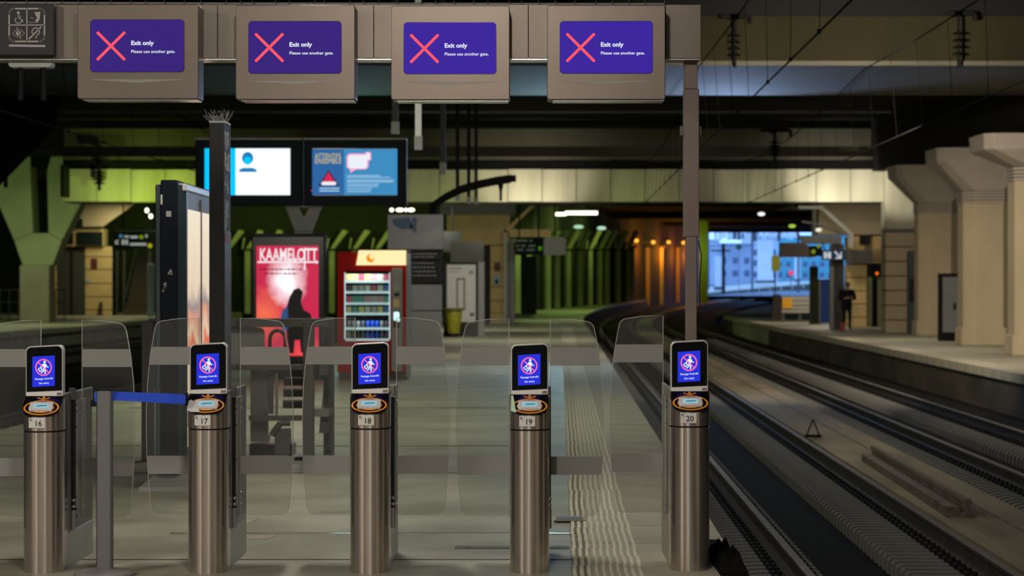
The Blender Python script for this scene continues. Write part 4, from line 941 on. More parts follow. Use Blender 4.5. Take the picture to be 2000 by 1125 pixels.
# tube lights
TUBE = glow('tube_light', (255, 250, 225), 3.0)
for i, (a, b, py, Y) in enumerate(((1084, 1106, 418, 100), (1104, 1131, 415.5, 92), (1129, 1167, 415.5, 88))):
    t = thing('tube_light', ('shortest glowing tube light of the three in line under the beam', 'middle glowing tube light of the three in line under the beam', 'longest glowing tube light, nearest to the gantry post')[i], 'light', (X((a+b)/2, Y), Y, Z(py, Y)), 0, 'tube lights over the platform')
    h = (X(b, Y)-X(a, Y))/2
    mb = MB(); mb.cyl((-h, 0, 0), (h, 0, 0), .08, TUBE, 10); part('tube', mb, t)
    mb = MB(); mb.box(-h, h, -.08, .08, .06, .12, GREYM); part('housing', mb, t)
    mb = MB(); mb.cyl((0, 0, .12), (0, 0, CEIL-Z(py, Y)), .02, BLACKM, 6); part('hanger', mb, t)
for i, px in enumerate((765, 781, 793, 803)):
    Y = 90; t = thing('ceiling_lamp', ('leftmost', 'second', 'third', 'rightmost')[i]+' glowing lamp of the four in a row below the second monitor', 'lamp', (X(px, Y), Y, Z(410, Y)), 0, 'small lamps below the monitors')
    mb = MB(); mb.ellipsoid((0, 0, 0), ((.08, .16, .05, .14)[i], .08, .07), TUBE, 10, 6); part('globe', mb, t)
    mb = MB(); mb.cyl((0, 0, .08), (0, 0, CEIL-Z(410, Y)), .015, BLACKM, 6); part('hanger', mb, t)
for i, py in enumerate((411, 421)):
    Y = 105; t = thing('ceiling_lamp', ('upper of two small glowing lamps left of the advertising column', 'lower of two small glowing lamps left of the advertising column')[i], 'lamp', (X(287+i*.8, Y), Y+i, Z(py, Y)), 0, 'lamps over the left platform')
    mb = MB(); mb.ellipsoid((0, 0, 0), (.09, .1, .11), TUBE, 10, 6); part('globe', mb, t)
    mb = MB(); mb.cyl((0, 0, .1), (0, 0, CEIL-Z(py, Y)), .015, BLACKM, 6); part('hanger', mb, t)

# ------------------------------------------------------------------ hanging rods and overhead line
for i, (a, b, c, d, Y, mm, lab) in enumerate(((811, 823, 198, 293, 30, WHITE, 'white hanging rod below the third exit-only screen'), (766, 778, 195, 262, 34, CHAR, 'dark hanging rod beside the white one'), (860, 870, 250, 340, 36, CHAR, 'dark hanging rod ending above the curved lamp arm'), (890, 897, 215, 392, 58, BLACKM, 'thin black hanger behind the curved lamp arm, nearest the dark rod'), (912, 919, 215, 398, 59, BLACKM, 'middle thin black hanger behind the curved lamp arm'), (927, 933, 215, 400, 60, BLACKM, 'last thin black hanger behind the curved lamp arm'))):
    t = thing('hanging_rod', lab, 'rod', (X((a+b)/2, Y), Y, Z(d, Y)), 0, 'rods hanging from the roof')
    r = (X(b, Y)-X(a, Y))/2
    mb = MB(); mb.box(-r, r, -r, r, 0, CEIL-Z(d, Y), mm); part('rod', mb, t)
    mb = MB(); mb.box(-r*1.25, r*1.25, -r*1.25, r*1.25, 0, .18, GREYM if i else GREYL); part('end_fitting', mb, t)
def insulator(px, py0, py1, Y, lab, back=.32):
    t = thing('insulator', lab, 'insulator', (X(px, Y), Y, Z(py1, Y)), 0, 'insulators of the overhead line')
    h = Z(py0, Y)-Z(py1, Y); k = Y/45
    mb = MB(); mb.cyl((0, 0, 0), (0, 0, h), .03*k, BLACKM, 8); part('stem', mb, t)
    for j in range(4):
        mb = MB(); z = h*(.25+.13*j); mb.cyl((0, 0, z), (0, 0, z+.05*k), .13*k, BLACKM, 12, .04*k); part('shed', mb, t)
    mb = MB(); mb.box(-.28*k, .28*k, -.06, .06, h, h+.07*k, BLACKM); mb.box(-.08, .08, -.06, back, h, h+.07*k, BLACKM); mb.box(.28*k, .34*k, -.05, .05, h-.1*k, h+.05*k, BLACKM); part('bracket', mb, t)
    return t
insulator(1435, 36, 132, 44.7, 'black ribbed insulator hanging nearest to the brown gantry post')
insulator(1872, 30, 132, 44.7, 'black ribbed insulator hanging above the flared pillars')
insulator(1513, 258, 318, 77.6, 'small black insulator hanging on the panelled beam', .75)
insulator(194, 320, 372, 77.6, 'small insulator hanging before the green lit panels', .75)
WIRE = M('dark_wire', (.008, .008, .008), .95, spec=0); WIREC = M('contact_wire', (.035, .033, .03), .9, spec=0)
def overhead(lab, off, z0, ins, Y0, Y1, sag_pts):
    t = thing('overhead_line', lab, 'overhead wire')
    Yl = ys(Y0, Y1, 6)
    mb = MB(); mb.tube([(off+curve(y), y, z0) for y in Yl], .012, WIREC, 5); part('contact_wire', mb, t)
    mb = MB()
    def mess(y):
        for (ya, za), (yb, zb) in zip(sag_pts, sag_pts[1:]):
            if ya <= y <= yb:
                s_ = (y-ya)/(yb-ya); return za+(zb-za)*s_-2.6*s_*(1-s_)*min(1, (yb-ya)/33)*.42
        return sag_pts[-1][1]
    mb.tube([(off+.12*math.sin(y/9)+curve(y), y, mess(y)) for y in ys(sag_pts[0][0], sag_pts[-1][0], 1.5)], .012, WIRE, 5); part('carrier_wire', mb, t)
    for y in ys(sag_pts[0][0]+1.5, sag_pts[-1][0]-1, 3.0):
        xx = off+curve(y); zm = mess(y)
        if zm-z0 < .05: continue
        mb = MB(); mb.tube([(xx, y, z0), (off+.12*math.sin(y/9)+curve(y), y, zm)], .0045, WIRE, 4); mb.box(xx-.018, xx+.018, y-.02, y+.02, z0-.02, z0+.03, WIRE); part('dropper', mb, t)
    return t
overhead('overhead line with droppers above the track nearest the gates', 2.75, 4.3, 0, 18, 96, [(20, 6.0), (44.7, 5.80), (77.5, 5.75)])
overhead('overhead line with droppers above the track by the right hand platform', 6.0, 4.25, 0, 20, 96, [(22, 5.9), (44.7, 5.80), (77.5, 5.75)])
overhead('overhead line with droppers beside the dark sloping girder, far left', -8.5, 4.25, 0, 24, 96, [(26, 5.9), (44.7, 5.80), (77.5, 4.9)])

# ------------------------------------------------------------------ right hand pillars
def pillar(lab, x, y, ztop, zneck, wd):
    t = thing('flared_pillar', lab, 'pillar', (x, y, 0), 0, 'flared concrete pillars')
    h = wd/2; c = .22*wd
    def octo(hx, hy, cc, dx=0): return [(dx-hx+cc, -hy), (dx+hx-cc, -hy), (dx+hx, -hy+cc), (dx+hx, hy-cc), (dx+hx-cc, hy), (dx-hx+cc, hy), (dx-hx, hy-cc), (dx-hx, -hy+cc)]
    mb = MB(); mb.prism(octo(h, h, c), .45, zneck-.02, CONC, 'xy'); part('shaft', mb, t, bevel=.02)
    mb = MB(); mb.prism(octo(h+.06, h+.06, c), 0, .47, CONC, 'xy'); part('plinth', mb, t, bevel=.03)
    for k in range(4):
        mb = MB(); z = zneck-.02+k*.08; mb.prism(octo(h+.03, h+.03, c), z, z+.062, CONCG, 'xy'); part('neck_ring', mb, t, bevel=.01)
    mb = MB(); mb.prism(octo(h-.01, h-.01, c), zneck-.02, zneck+.33, CONCD, 'xy'); part('neck_core', mb, t)
    z0 = zneck+.30
    mb = MB(); rings = [[(a, b, z) for a, b in octo(hx, hy, cc, dx)] for hx, hy, cc, dx, z in ((h, h, c, 0, z0), (h+.66, h+.35, c*.7, -.12, ztop-.35), (h+.68, h+.36, c*.7, -.12, ztop))]
    mb.loft(rings, CONCG, False); part('capital', mb, t, bevel=.03)
    return t
pillar('flared concrete pillar farthest of three, with the framed poster at its foot', X(1835, 73), 73.6, Z(323, 73), Z(416, 73)+.02, 1.28)
pillar('flared concrete pillar in the middle of three, overlapping the framed poster', X(1932, 61), 61.6, Z(290, 61), Z(396, 61)+.02, 1.30)
pillar('flared concrete pillar nearest of three, cut off by the frame', X(2041, 52), 52.6, Z(262, 52), Z(352, 52)+.02, 1.28)
mb = MB(); mb.box(X(1858, 64), 18, 50, 90, 5.45, CEIL, ROOF); struct('beam_right', mb)
mb = MB(); mb.box(X(1762, 78), X(1838, 78), 76.5, 78, Z(318, 78), Z(255, 78), CONCD); struct('beam_end', mb)
# square block pillar
t = thing('block_pillar', 'square pillar of cream blocks under a grey upper shaft, at the beam end', 'pillar', (X(1760, 78), 77.6, 0)); Y = 77.6
u = lambda px: X(px, Y)-X(1760, 78)
mb = MB(); mb.box(u(1730), u(1790), 0, 1, Z(447, Y), CEIL, CONCP); part('upper_shaft', mb, t, bevel=.02)
mb = MB(); mb.box(u(1730), u(1787), -.03, 1, Z(453, Y), Z(447, Y), GREYM); part('dark_band', mb, t)
jo = [453, 482, 510.5, 539, 567.5, 596.5, 625, 652]
for a, b in zip(jo, jo[1:]):
    mb = MB(); mb.box(u(1730), u(1790), 0, 1, max(0, Z(b-.8, Y)), Z(a+.8, Y), CONC); part('block', mb, t, bevel=.025)
mb = MB(); mb.box(u(1732), u(1788), .03, .97, 0, Z(453, Y), RAILS); part('mortar_core', mb, t)
Y = 76.6
mb = MB(); mb.box(X(1775, Y), X(1790, Y), Y, Y+.4, 0, Z(490, Y), TEAL); mb.box(X(1776, Y), X(1789, Y), Y-.02, Y, Z(590, Y), Z(545, Y), CHAR); o = part('service_cabinet', mb, bevel=.02); tag(o, 'narrow dark service cabinet beside the block pillar', 'cabinet')
Y = 66
t = thing('framed_poster', 'black framed grey poster standing between two flared pillars', 'poster', (X(1852, Y), Y, 0)); u = lambda px: X(px, Y)-X(1852, Y)
mb = MB(); mb.box(u(1833), u(1880), 0, .15, .0, Z(534, Y), INK); part('frame', mb, t, bevel=.02)
mb = MB(); mb.box(u(1841), u(1874), -.02, 0, Z(649, Y), Z(541, Y), M('grey_poster', (.20, .21, .205), .4)); part('sheet', mb, t)
mb = MB(); mb.box(u(1862), u(1867), -.03, -.02, Z(605, Y), Z(592, Y), INK); mb.box(u(1845), u(1868), -.03, -.02, Z(566, Y), Z(563, Y), GREYB); part('printed_marks', mb, t)

# cream wall, hut and signs on the right hand platform
Y = 90
hw_ = sroot('wall_hut')
mb = MB(); mb.box(X(1598, Y), X(1726, Y), Y, Y+2, Z(458, Y), Z(396, Y), CONC); part('upper_wall', mb, hw_)
mb = MB(); mb.box(X(1664, Y), X(1690, Y), Y+.1, Y+2, Z(488, Y), Z(461, Y), BEIGEW); mb.box(X(1706, Y), X(1722, Y), Y+.1, Y+2, Z(514, Y), Z(461, Y), BEIGEW); part('middle_wall', mb, hw_)
jo = [516, 542, 568.5, 594, 620, 649]
for a, b in zip(jo, jo[1:]):
    mb = MB(); mb.box(X(1655, 88), X(1693, 88), 88, 88.8, max(0, Z(b-.7, 88)), Z(a+.7, 88), BEIGEW); part('wall_block', mb, hw_, bevel=.02)
mb = MB(); mb.box(X(1656, 88), X(1692, 88), 88.04, 88.7, 0, Z(516, 88), RAILS); part('mortar_core', mb, hw_)
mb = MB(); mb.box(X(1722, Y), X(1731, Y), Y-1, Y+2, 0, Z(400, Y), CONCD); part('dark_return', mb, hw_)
PGREEN = M('pale_green_paint', lin(150, 160, 110), .6)
mb = MB(); mb.box(X(1693, 89), X(1703, 89), 89, 89.2, 0, Z(541, 89), PGREEN); mb.box(X(1714, 89), X(1722, 89), 89, 89.2, 0, Z(541, 89), PGREEN); part('door_jamb', mb, hw_)
mb = MB(); mb.box(X(1703, 89), X(1714, 89), 89.05, 89.15, 0, Z(541, 89), INK); part('dark_doorway', mb, hw_)
mb = MB(); mb.box(X(1686, 88), X(1704, 88), 88.6, 89, Z(478, 88), Z(460, 88), INK); o = part('wall_speaker', mb, bevel=.02); tag(o, 'small black speaker box high on the cream hut wall', 'speaker')
mb = MB(); mb.box(X(1654, 87.5), X(1704, 87.5), 87.5, 87.9, Z(515, 87.5), Z(488, 87.5), M('olive_board', (.045, .045, .035), .6)); o = part('lintel_board', mb); tag(o, 'dark olive lintel board over the cream block wall', 'board')
mb = MB(); mb.box(X(1705, 88), X(1722, 88), 88.3, 88.6, Z(540, 88), Z(514, 88), INK); mb.ellipsoid((X(1715, 88), 88.28, Z(534, 88)), (.06, .03, .06), glow('orange_lamp', (255, 110, 20), 1.2), 10, 6); o = part('signal_box', mb); tag(o, 'black box with a small orange light over the dark doorway', 'signal')
# canopy frame on the right platform
t = thing('canopy_frame', 'white angular canopy end frame on the right hand platform', 'canopy', (X(1663, 84), 84, 0)); Y = 84
u = lambda px: X(px, Y)-X(1663, Y)
CAN = M('canopy_white', (.80, .76, .66), .6)
mb = MB(); mb.prism([(u(1560), Z(402, Y)), (u(1606), Z(402, Y)), (u(1667), Z(456, Y)), (u(1667), Z(484, Y)), (u(1659), Z(484, Y)), (u(1659), Z(459, Y)), (u(1603), Z(408.5, Y)), (u(1560), Z(407.5, Y))][::-1], 0, .4, CAN); part('end_frame', mb, t)
mb = MB(); mb.box(u(1540), u(1604), .4, 4.0, Z(405, Y), Z(402, Y), CONCD); part('roof_sheet', mb, t)
mb = MB(); mb.tube([(u(1570), .5, Z(432, Y)), (u(1600), .5, Z(437, Y)), (u(1645), .5, Z(455, Y))], .05, GREYL, 6); mb.tube([(u(1595), .6, Z(408, Y)), (u(1595), .6, Z(462, Y))], .05, GREYL, 6); mb.tube([(u(1560), .5, Z(455, Y)), (u(1572), .5, Z(472, Y))], .06, GREYL, 6); part('truss', mb, t)
mb = MB(); mb.box(u(1570), u(1648), .5, .8, Z(476, Y), Z(460, Y), GREYB); part('cross_beam', mb, t)
mb = MB(); mb.box(u(1633), u(1656), 1.0, 1.8, 0, Z(476, Y), M('speckled_pier', (.12, .11, .095), .8, 0, .5, 3)); part('pier', mb, t)
mb = MB(); mb.box(u(1626), u(1633), .6, .9, 0, Z(520, Y), GREYL); part('post', mb, t)
t = thing('direction_sign', 'blue direction sign with white lift symbol and diagonal arrow under the canopy', 'sign', (X(1628, 83.8), 83.8, Z(508, 83.8))); Y = 83.8
u = lambda px: X(px, Y)-X(1628, Y); v = lambda py: Z(py, Y)-Z(508, Y)
mb = MB(); mb.box(u(1606), u(1651), 0, .2, 0, v(488), M('sign_blue', (.012, .03, .13), .5)); part('board', mb, t)
SW = glow('sign_white', (215, 220, 230), .75)
mb = MB(); mb.box(u(1609), u(1614.5), -.01, 0, v(505), v(492), SW); mb.box(u(1617), u(1623), -.01, 0, v(505), v(492), SW); mb.box(u(1614), u(1618), -.01, 0, v(500), v(497), SW); part('lift_symbol', mb, t)
mb = MB(); mb.stroke([(u(1631), v(492)), (u(1641), v(503))], .06, -.01, SW); mb.stroke([(u(1633), v(504)), (u(1642.5), v(504)), (u(1642.5), v(493.5))], .055, -.011, SW); part('arrow', mb, t)
mb = MB(); mb.box(u(1582), u(1606), .05, .2, v(500), v(480), INK); part('dark_end', mb, t)
mb = MB(); mb.flat(disc((u(1589), v(491.5)), .075, .085, 10), .04, glow('sign_yellow_green', (150, 170, 30), .6)); mb.flat(disc((u(1599), v(481)), .07, .07, 10), .04, glow('sign_yellow_green', (150, 170, 30), .6)); part('yellow_symbols', mb, t)
for px in (1640, 1612):
    mb = MB(); mb.cyl((u(px), .1, v(489)), (u(px), .75, v(472)), .03, GREYM, 6); part('hanger', mb, t)
mb = MB(); Y = 88; mb.prism([(X(1524, Y), Z(502, Y)), (X(1592, Y), Z(503, Y)), (X(1592, Y), Z(488, Y)), (X(1570, Y), Z(474, Y)), (X(1524, Y), Z(474, Y))], Y, Y+.4, BROWNP); mb.cyl((X(1560, Y), Y+.2, Z(474, Y)), (X(1560, Y), Y+.2, CEIL-.01), .03, BLACKM, 6); o = part('departure_board', mb); tag(o, 'dark brown back of a departure board hanging before the blue daylight', 'board')
Y = 95
t = thing('blue_panel', 'upright blue panel with a bright white edge on the right hand platform', 'panel', (X(1612, Y), Y, 0)); u = lambda px: X(px, Y)-X(1612, Y)
mb = MB(); mb.box(u(1603), u(1622), 0, .4, .03, Z(545, Y), M('panel_blue', (.010, .075, .48), .5)); part('body', mb, t, bevel=.02)
mb = MB(); mb.box(u(1599.5), u(1603), 0, .4, .0, Z(546, Y), GREYL); part('edge', mb, t)
mb = MB(); mb.prism(rrect(u(1622), u(1627), Z(619, Y), Z(591, Y), .05, 4), 0, .1, glow('edge_glow', (255, 250, 240), 1.3)); part('glowing_edge', mb, t)  # bright white spot built as a glowing strip on the panel
mb = MB(); mb.box(u(1585), u(1600), .3, .7, 0, Z(520, Y), M('olive_post', (.03, .035, .015), .7)); o = part('olive_pillar', mb, None, loc=(t.location.x, Y, 0)); tag(o, 'dark olive square pillar behind the blue panel', 'pillar')
# barrier
Y = 99
t = thing('barrier', 'pale slatted barrier with a yellow square, at the end of the right platform', 'barrier', (X(1563, Y), Y, 0)); u = lambda px: X(px, Y)-X(1563, Y)
for a, b in ((579, 587), (588.5, 596), (597.5, 604), (605, 611)):
    mb = MB(); mb.box(u(1527), u(1600), 0, .06, Z(b, Y), Z(a, Y), M('barrier_pale', (.33, .32, .28), .7)); part('slat', mb, t)
for px in (1530, 1563, 1596):
    mb = MB(); mb.box(u(px-2), u(px+2), .06, .14, 0, Z(579, Y), GREYM); part('post', mb, t)
mb = MB(); mb.box(u(1528), u(1547), -.03, 0, Z(602, Y), Z(582, Y), M('sign_orange_yellow', (.72, .36, .01), .5)); part('yellow_plate', mb, t)
Y = 104
t = thing('pole_sign', 'yellow green lozenge sign on a thin pole before the blue daylight', 'sign', (X(1514, Y), Y, 0)); u = lambda px: X(px, Y)-X(1514, Y)
mb = MB(); mb.cyl((0, 0, 0), (0, 0, Z(530, Y)), .03, GREYM, 8); part('pole', mb, t)
mb = MB(); mb.prism(rrect(u(1507), u(1523), Z(530, Y), Z(499, Y), .1, 4), -.04, .04, M('lozenge_yellow', lin(205, 215, 45), .5)); part('plate', mb, t)
mb = MB(); mb.prism([(u(1506), 0), (u(1527), 0), (u(1523), Z(575, Y)), (u(1511), Z(575, Y))], -.25, .25, BROWNP); part('base', mb, t)
mb = MB(); Y = 112; mb.prism([(X(1440, Y), 123), (X(1560, Y), 105), (X(1600, Y), 130), (X(1545, Y), 150)], .0, .03, M('green_surface', (.05, .09, .02), .9, 0, .5, 3), 'xy'); o = part('green_patch', mb); o['kind'] = 'stuff'; o['label'] = 'green surface at the end of the right platform'  # flat green area over the platform end
for px, py, Y, c in ((1487, 418, 120, (255, 255, 250)), (1547, 441.5, 86, (150, 190, 60)), (1598, 449, 90, (230, 225, 205)), (1130, 443, 138, (190, 240, 200)), (1175, 445.5, 150, (200, 245, 215))):
    t = thing('roof_lamp', {1487: 'small white lamp glowing alone under the black roof', 1547: 'small yellow green lamp at the canopy edge', 1598: 'small dim lamp inside the white canopy frame', 1130: 'pale oval lamp above the green ribs, nearer the tube lights', 1175: 'pale oval lamp above the green ribs, nearer the orange lamps'}[px], 'lamp', (X(px, Y), Y, Z(py, Y)))
    k = Y/100; mb = MB(); mb.ellipsoid((0, 0, 0), (.16*k if Y < 130 else .3, .12, .08*k), glow('lamp_%d' % px, c, 1.2 if Y < 130 else .9), 10, 6); part('globe', mb, t)
    mb = MB(); mb.cyl((0, 0, .05), (0, 0, CEIL-Z(py, Y)), .02, BLACKM, 6); part('hanger', mb, t)

# ------------------------------------------------------------------ ribbed wall in the depth, green then orange
GRW = M('ribbed_wall_back', lin(40, 42, 30), .9, 0, .3, .4); RIB = M('rib_concrete', lin(190, 192, 150), .8, 0, .25, .8)
ORW = M('brick_wall_back', lin(46, 28, 20), .9, 0, .3, .6)
pl_ = [(-42, 128), (-24, 132.5), (1.3, 140), (5.4, 165), (10.1, 190), (12.4, 199), (19.6, 238)]
wf = sroot('wall_far')
for (xa, ya), (xb, yb) in zip(pl_, pl_[1:]):
    mb = MB(); za = rise((ya+yb)/2); mb.add([(xa, ya, -1), (xb, yb, -1), (xb, yb, CEIL), (xa, ya, CEIL), (xa-.4, ya+.4, -1), (xb-.4, yb+.4, -1), (xb-.4, yb+.4, CEIL), (xa-.4, ya+.4, CEIL)], [(0, 1, 2, 3), (7, 6, 5, 4), (3, 2, 6, 7), (1, 5, 6, 2), (0, 3, 7, 4)], ORW if xa > 9 and xa < 21 and ya > 188 else GRW); part('wall_panel', mb, wf)
def at_poly(px):
    k = (px-1000)/F
    for (xa, ya), (xb, yb) in zip(pl_, pl_[1:]):
        den = (xb-xa)-k*(yb-ya)
        s_ = (k*ya-xa)/den
        if 0 <= s_ <= 1: return (xa+(xb-xa)*s_, ya+(yb-ya)*s_, math.atan2(yb-ya, xb-xa))
    return None
for i, px in enumerate([446, 484, 522, 560, 648, 692, 736, 1010, 1032, 1064, 1082, 1104, 1127, 1147, 1166, 1180, 1202, 1222]):
    q_ = at_poly(px)
    if not q_: continue
    x, y, a = q_; zt = Z(490, y)
    mb = MB(); mb.box(-.16, .16, -.5, 0, rise(y)-.1, zt, RIB); mb.box(-.3, .3, -.55, 0, zt, zt+.12, CHAR)
    mb.prism([(-.12, zt+.1), (.14, zt+.1), (.95, Z(452, y)), (.62, Z(449, y))], -.5, -.2, RIB); mb.prism([(-.34, zt+.1), (-.26, zt+.1), (-.14, zt+.75), (-.24, zt+.75)], -.4, -.25, RIB)
    part('rib', mb, wf, loc=(x, y-.05, 0), rotz=a*.35)
for px in (1234, 1264, 1290, 1322, 1350):
    x, y, a = at_poly(px); zt = Z(484, y); mb = MB(); mb.box(-.2, .2, -.5, 0, -.1, zt, CONC if px > 1280 else M('blue_lit_rib', (.45, .47, .6), .6)); mb.box(-.4, .4, -.6, 0, zt, zt+.18, CONCD); part('rib', mb, wf, loc=(x, y-.05, 0))  # first two ribs have blue light put into their base colour
for i, (px, py) in enumerate(((1243, 470), (1276, 473), (1306, 473), (1335, 474))):
    q_ = at_poly(px); Y = q_[1]-1.6; t = thing('sodium_lamp', ('orange sodium lamp on the tunnel wall, first after the green ribs', 'orange sodium lamp on the tunnel wall, second after the green ribs', 'orange sodium lamp on the tunnel wall, third after the green ribs', 'orange sodium lamp on the tunnel wall, just beside the gantry post')[i], 'lamp', (X(px, Y), Y, Z(py, Y)), 0, 'orange lamps on the tunnel wall')
    mb = MB(); mb.ellipsoid((0, 0, 0), (.17, .15, .14), glow('sodium_glow', (255, 165, 50), 2.6), 10, 6); part('globe', mb, t)
    mb = MB(); mb.cyl((0, .1, .1), (.0, 1.45, .4), .04, CHAR, 6); part('arm', mb, t)
mb = MB(); mb.box(X(1017, 125), X(1048, 125), 125, 126, 0, Z(500, 125), M('dark_green_cabinet', (.010, .018, .014), .7)); o = part('tall_cabinet', mb); tag(o, 'tall dark green cabinet before the ribbed wall', 'cabinet')

# green painted post just right of the gantry post
x, y = X(1375, 200), 200
mb = MB(); mb.box(x-.35, x+.35, y, y+.7, 0, CEIL, M('green_post', lin(120, 140, 50), .7)); o = part('green_pillar', mb); tag(o, 'green lit pillar at the tunnel mouth, just right of the gantry post', 'pillar')
point('mouth_light', (x-1.2, y-2.5, 4.5), 160, (.6, 1, .2))

# ------------------------------------------------------------------ outside the tunnel mouth
FAC = M('outside_facade', (.62, .66, .72), .8, 0, .25, .15); FAC3 = M('outside_mid', (.42, .48, .58), .8, 0, .3, .2); FAC2 = M('outside_dark', (.10, .12, .15), .8, 0, .3, .2); WIN = M('outside_window', (.10, .13, .20), .2); PALE = M('outside_pale', (.82, .84, .86), .7, 0, .2, .3)
mb = MB(); mb.add([(10, 238, .5), (70, 238, .5), (170, 520, 2.4), (20, 520, 2.4)], [(0, 1, 2, 3)], FAC2); o = struct('ground_outside', mb)
t = None
for i, (a, b, top, Y, mm, lab) in enumerate(((1402, 1470, 478, 400, FAC3, 'dark blue distant building behind the pale column outside'), (1468, 1520, 462, 440, FAC, 'pale distant building in the middle of the tunnel mouth'), (1515, 1680, 462, 470, M('outside_teal', (.12, .42, .46), .8), 'teal distant building beneath the departure board'), (1350, 1405, 470, 500, FAC, 'pale distant building at the edge of the tunnel mouth'))):
    t = thing('building', lab, 'building', (X((a+b)/2, Y), Y, 0), 0, 'buildings outside the tunnel')
    h = X(b, Y)-X((a+b)/2, Y); zt = Z(top, Y)
    mb = MB(); mb.box(-h, h, 0, 20, -1, zt, mm); part('wall', mb, t)
    mb = MB(); mb.box(-h-.2, h+.2, -.3, 20, zt, zt+.3, mm); part('roof', mb, t)
    n = max(2, int(h*2/1.6))
    for k in range(n):
        for z in ((3.0, 4.2), (5.2, 6.4), (7.2, 8.4)):
            if z[1] > zt-.3: continue
            xx = -h+(k+.5)*2*h/n; mb = MB(); mb.box(xx-.45, xx+.45, -.05, .1, z[0], z[1], WIN); mb.box(xx-.5, xx+.5, -.12, 0, z[0]-.12, z[0], PALE); part('window', mb, t)
for a, b, top, bot, Y, lab in ((1398, 1414, 500, 566, 262, 'slim pale column on the sunlit platform outside'), (1482, 1510, 470, 553, 300, 'broad pale brick pier on the sunlit platform outside'), (1553, 1563, 500, 550, 318, 'thin pale column beneath the departure board outside')):
    t = thing('outside_column', lab, 'column', (X((a+b)/2, Y), Y, Z(bot, Y)))
    h = X(b, Y)-X((a+b)/2, Y); mb = MB(); mb.box(-h, h, 0, 2*h, 0, Z(top, Y)-Z(bot, Y), PALE); part('shaft', mb, t)
    mb = MB(); mb.box(-h*1.3, h*1.3, -.1, 2*h+.1, 0, .35, FAC2); part('foot', mb, t)
# ragged station roof outside
t = thing('outside_canopy', 'ragged white slatted canopy edge hanging across the top of the tunnel mouth', 'canopy', (X(1480, 270), 270, Z(470, 270))); Y = 270
u = lambda px: X(px, Y)-X(1480, Y)
mb = MB(); mb.box(u(1380), u(1565), 0, .3, 1.4, 1.7, FAC2); part('edge_beam', mb, t)
for px in (1384, 1470, 1560):
    mb = MB(); mb.box(u(px)-.12, u(px)+.12, .3, .55, -Z(470, 270), 1.5, FAC2); part('post', mb, t)
k = 1395
while k < 1556:
    e = k+random.uniform(4, 9); mb = MB(); z0 = random.uniform(-.15, .5); mb.box(u(k), u(e), .05+random.uniform(0, .3), .5, z0, random.uniform(.9, 1.5), PALE if random.random() < .75 else FAC2); part('slat', mb, t); k = e+random.uniform(.5, 3)
mb = MB(); Y = 255; mb.box(X(1388, Y), X(1427, Y), Y, Y+.3, Z(491, Y), Z(488, Y), INK); mb.box(X(1410, Y), X(1416, Y), Y, Y+.3, .4, Z(476, Y), INK); o = part('signal_gantry', mb); tag(o, 'dark signal crossarm before the slim pale column outside', 'signal')
mb = MB(); Y = 258; mb.ellipsoid((X(1443, Y), Y, Z(482, Y)), (.35, .1, .35), M('green_disc', (.02, .07, .05), .6), 14, 8); mb.cyl((X(1443, Y), Y, Z(482, Y)), (X(1443, Y), Y, 1.0), .03, FAC2, 6); o = part('signal_disc', mb); tag(o, 'round dark green signal disc outside the tunnel mouth', 'signal')
mb = MB(); Y = 300; mb.ellipsoid((X(1545, Y), Y, Z(533, Y)), (.32, .1, .32), glow('red_signal', (240, 60, 90), 1.1), 12, 8); mb.cyl((X(1545, Y), Y+.1, Z(533, Y)), (X(1545, Y), Y+.1, 1.5), .06, FAC2, 6); o = part('red_signal', mb); tag(o, 'glowing red signal lamp outside, under the departure board', 'signal')

# ------------------------------------------------------------------ left platform: branching pillar, hut, stairs, sign, railing
LGC = M('left_concrete', lin(176, 176, 150), .8, 0, .25, .7, .15, detail=8)
Y = 100
t = thing('branching_pillar', 'V shaped branching concrete pillar lit green on the left platform', 'pillar', (X(68, Y), Y, 0)); u = lambda px: X(px, Y)-X(68, Y)
mb = MB(); mb.box(u(39), u(97), -.1, 1.2, 0, Z(518, Y), CONCG); part('stem', mb, t, bevel=.05)
mb = MB(); mb.prism([(u(45), Z(519, Y)), (u(103), Z(519, Y)), (u(122), Z(470, Y)), (u(95), Z(455, Y)), (u(66), Z(455, Y)), (u(28), Z(470, Y))][::-1], -.1, 1.3, LGC); part('fork', mb, t, bevel=.05)
mb = MB(); mb.prism([(u(28), Z(470, Y)), (u(66), Z(455, Y)), (u(60), Z(330, Y)), (u(60), CEIL), (u(-28), CEIL), (u(-28), Z(340, Y))], -.1, 1.3, LGC); part('left_branch', mb, t, bevel=.06)
mb = MB(); mb.prism([(u(95), Z(455, Y)), (u(122), Z(470, Y)), (u(160), Z(395, Y)), (u(160), CEIL), (u(100), CEIL), (u(92), Z(335, Y))], -.1, 1.3, LGC); part('right_branch', mb, t, bevel=.06)
mb = MB(); mb.box(X(119, 77), X(125, 77), 76.9, 78.3, Z(384, 77), Z(322, 77), INK); o = part('downpipe', mb); tag(o, 'short black downpipe at the left end of the panelled beam', 'pipe')
mb = MB(); Y = 70; mb.box(X(7, Y), X(14, Y), Y, Y+.1, Z(366, Y), Z(330, Y), INK); mb.cyl((X(10, Y), Y, Z(330, Y)), (X(10, Y), Y, CEIL), .02, INK, 6); o = part('hanging_box', mb); tag(o, 'small black box hanging before the branching pillar', 'box')
Y = 120
lh = sroot('wall_left_hut')
jo = [481, 502, 527, 554, 580, 606, 617]
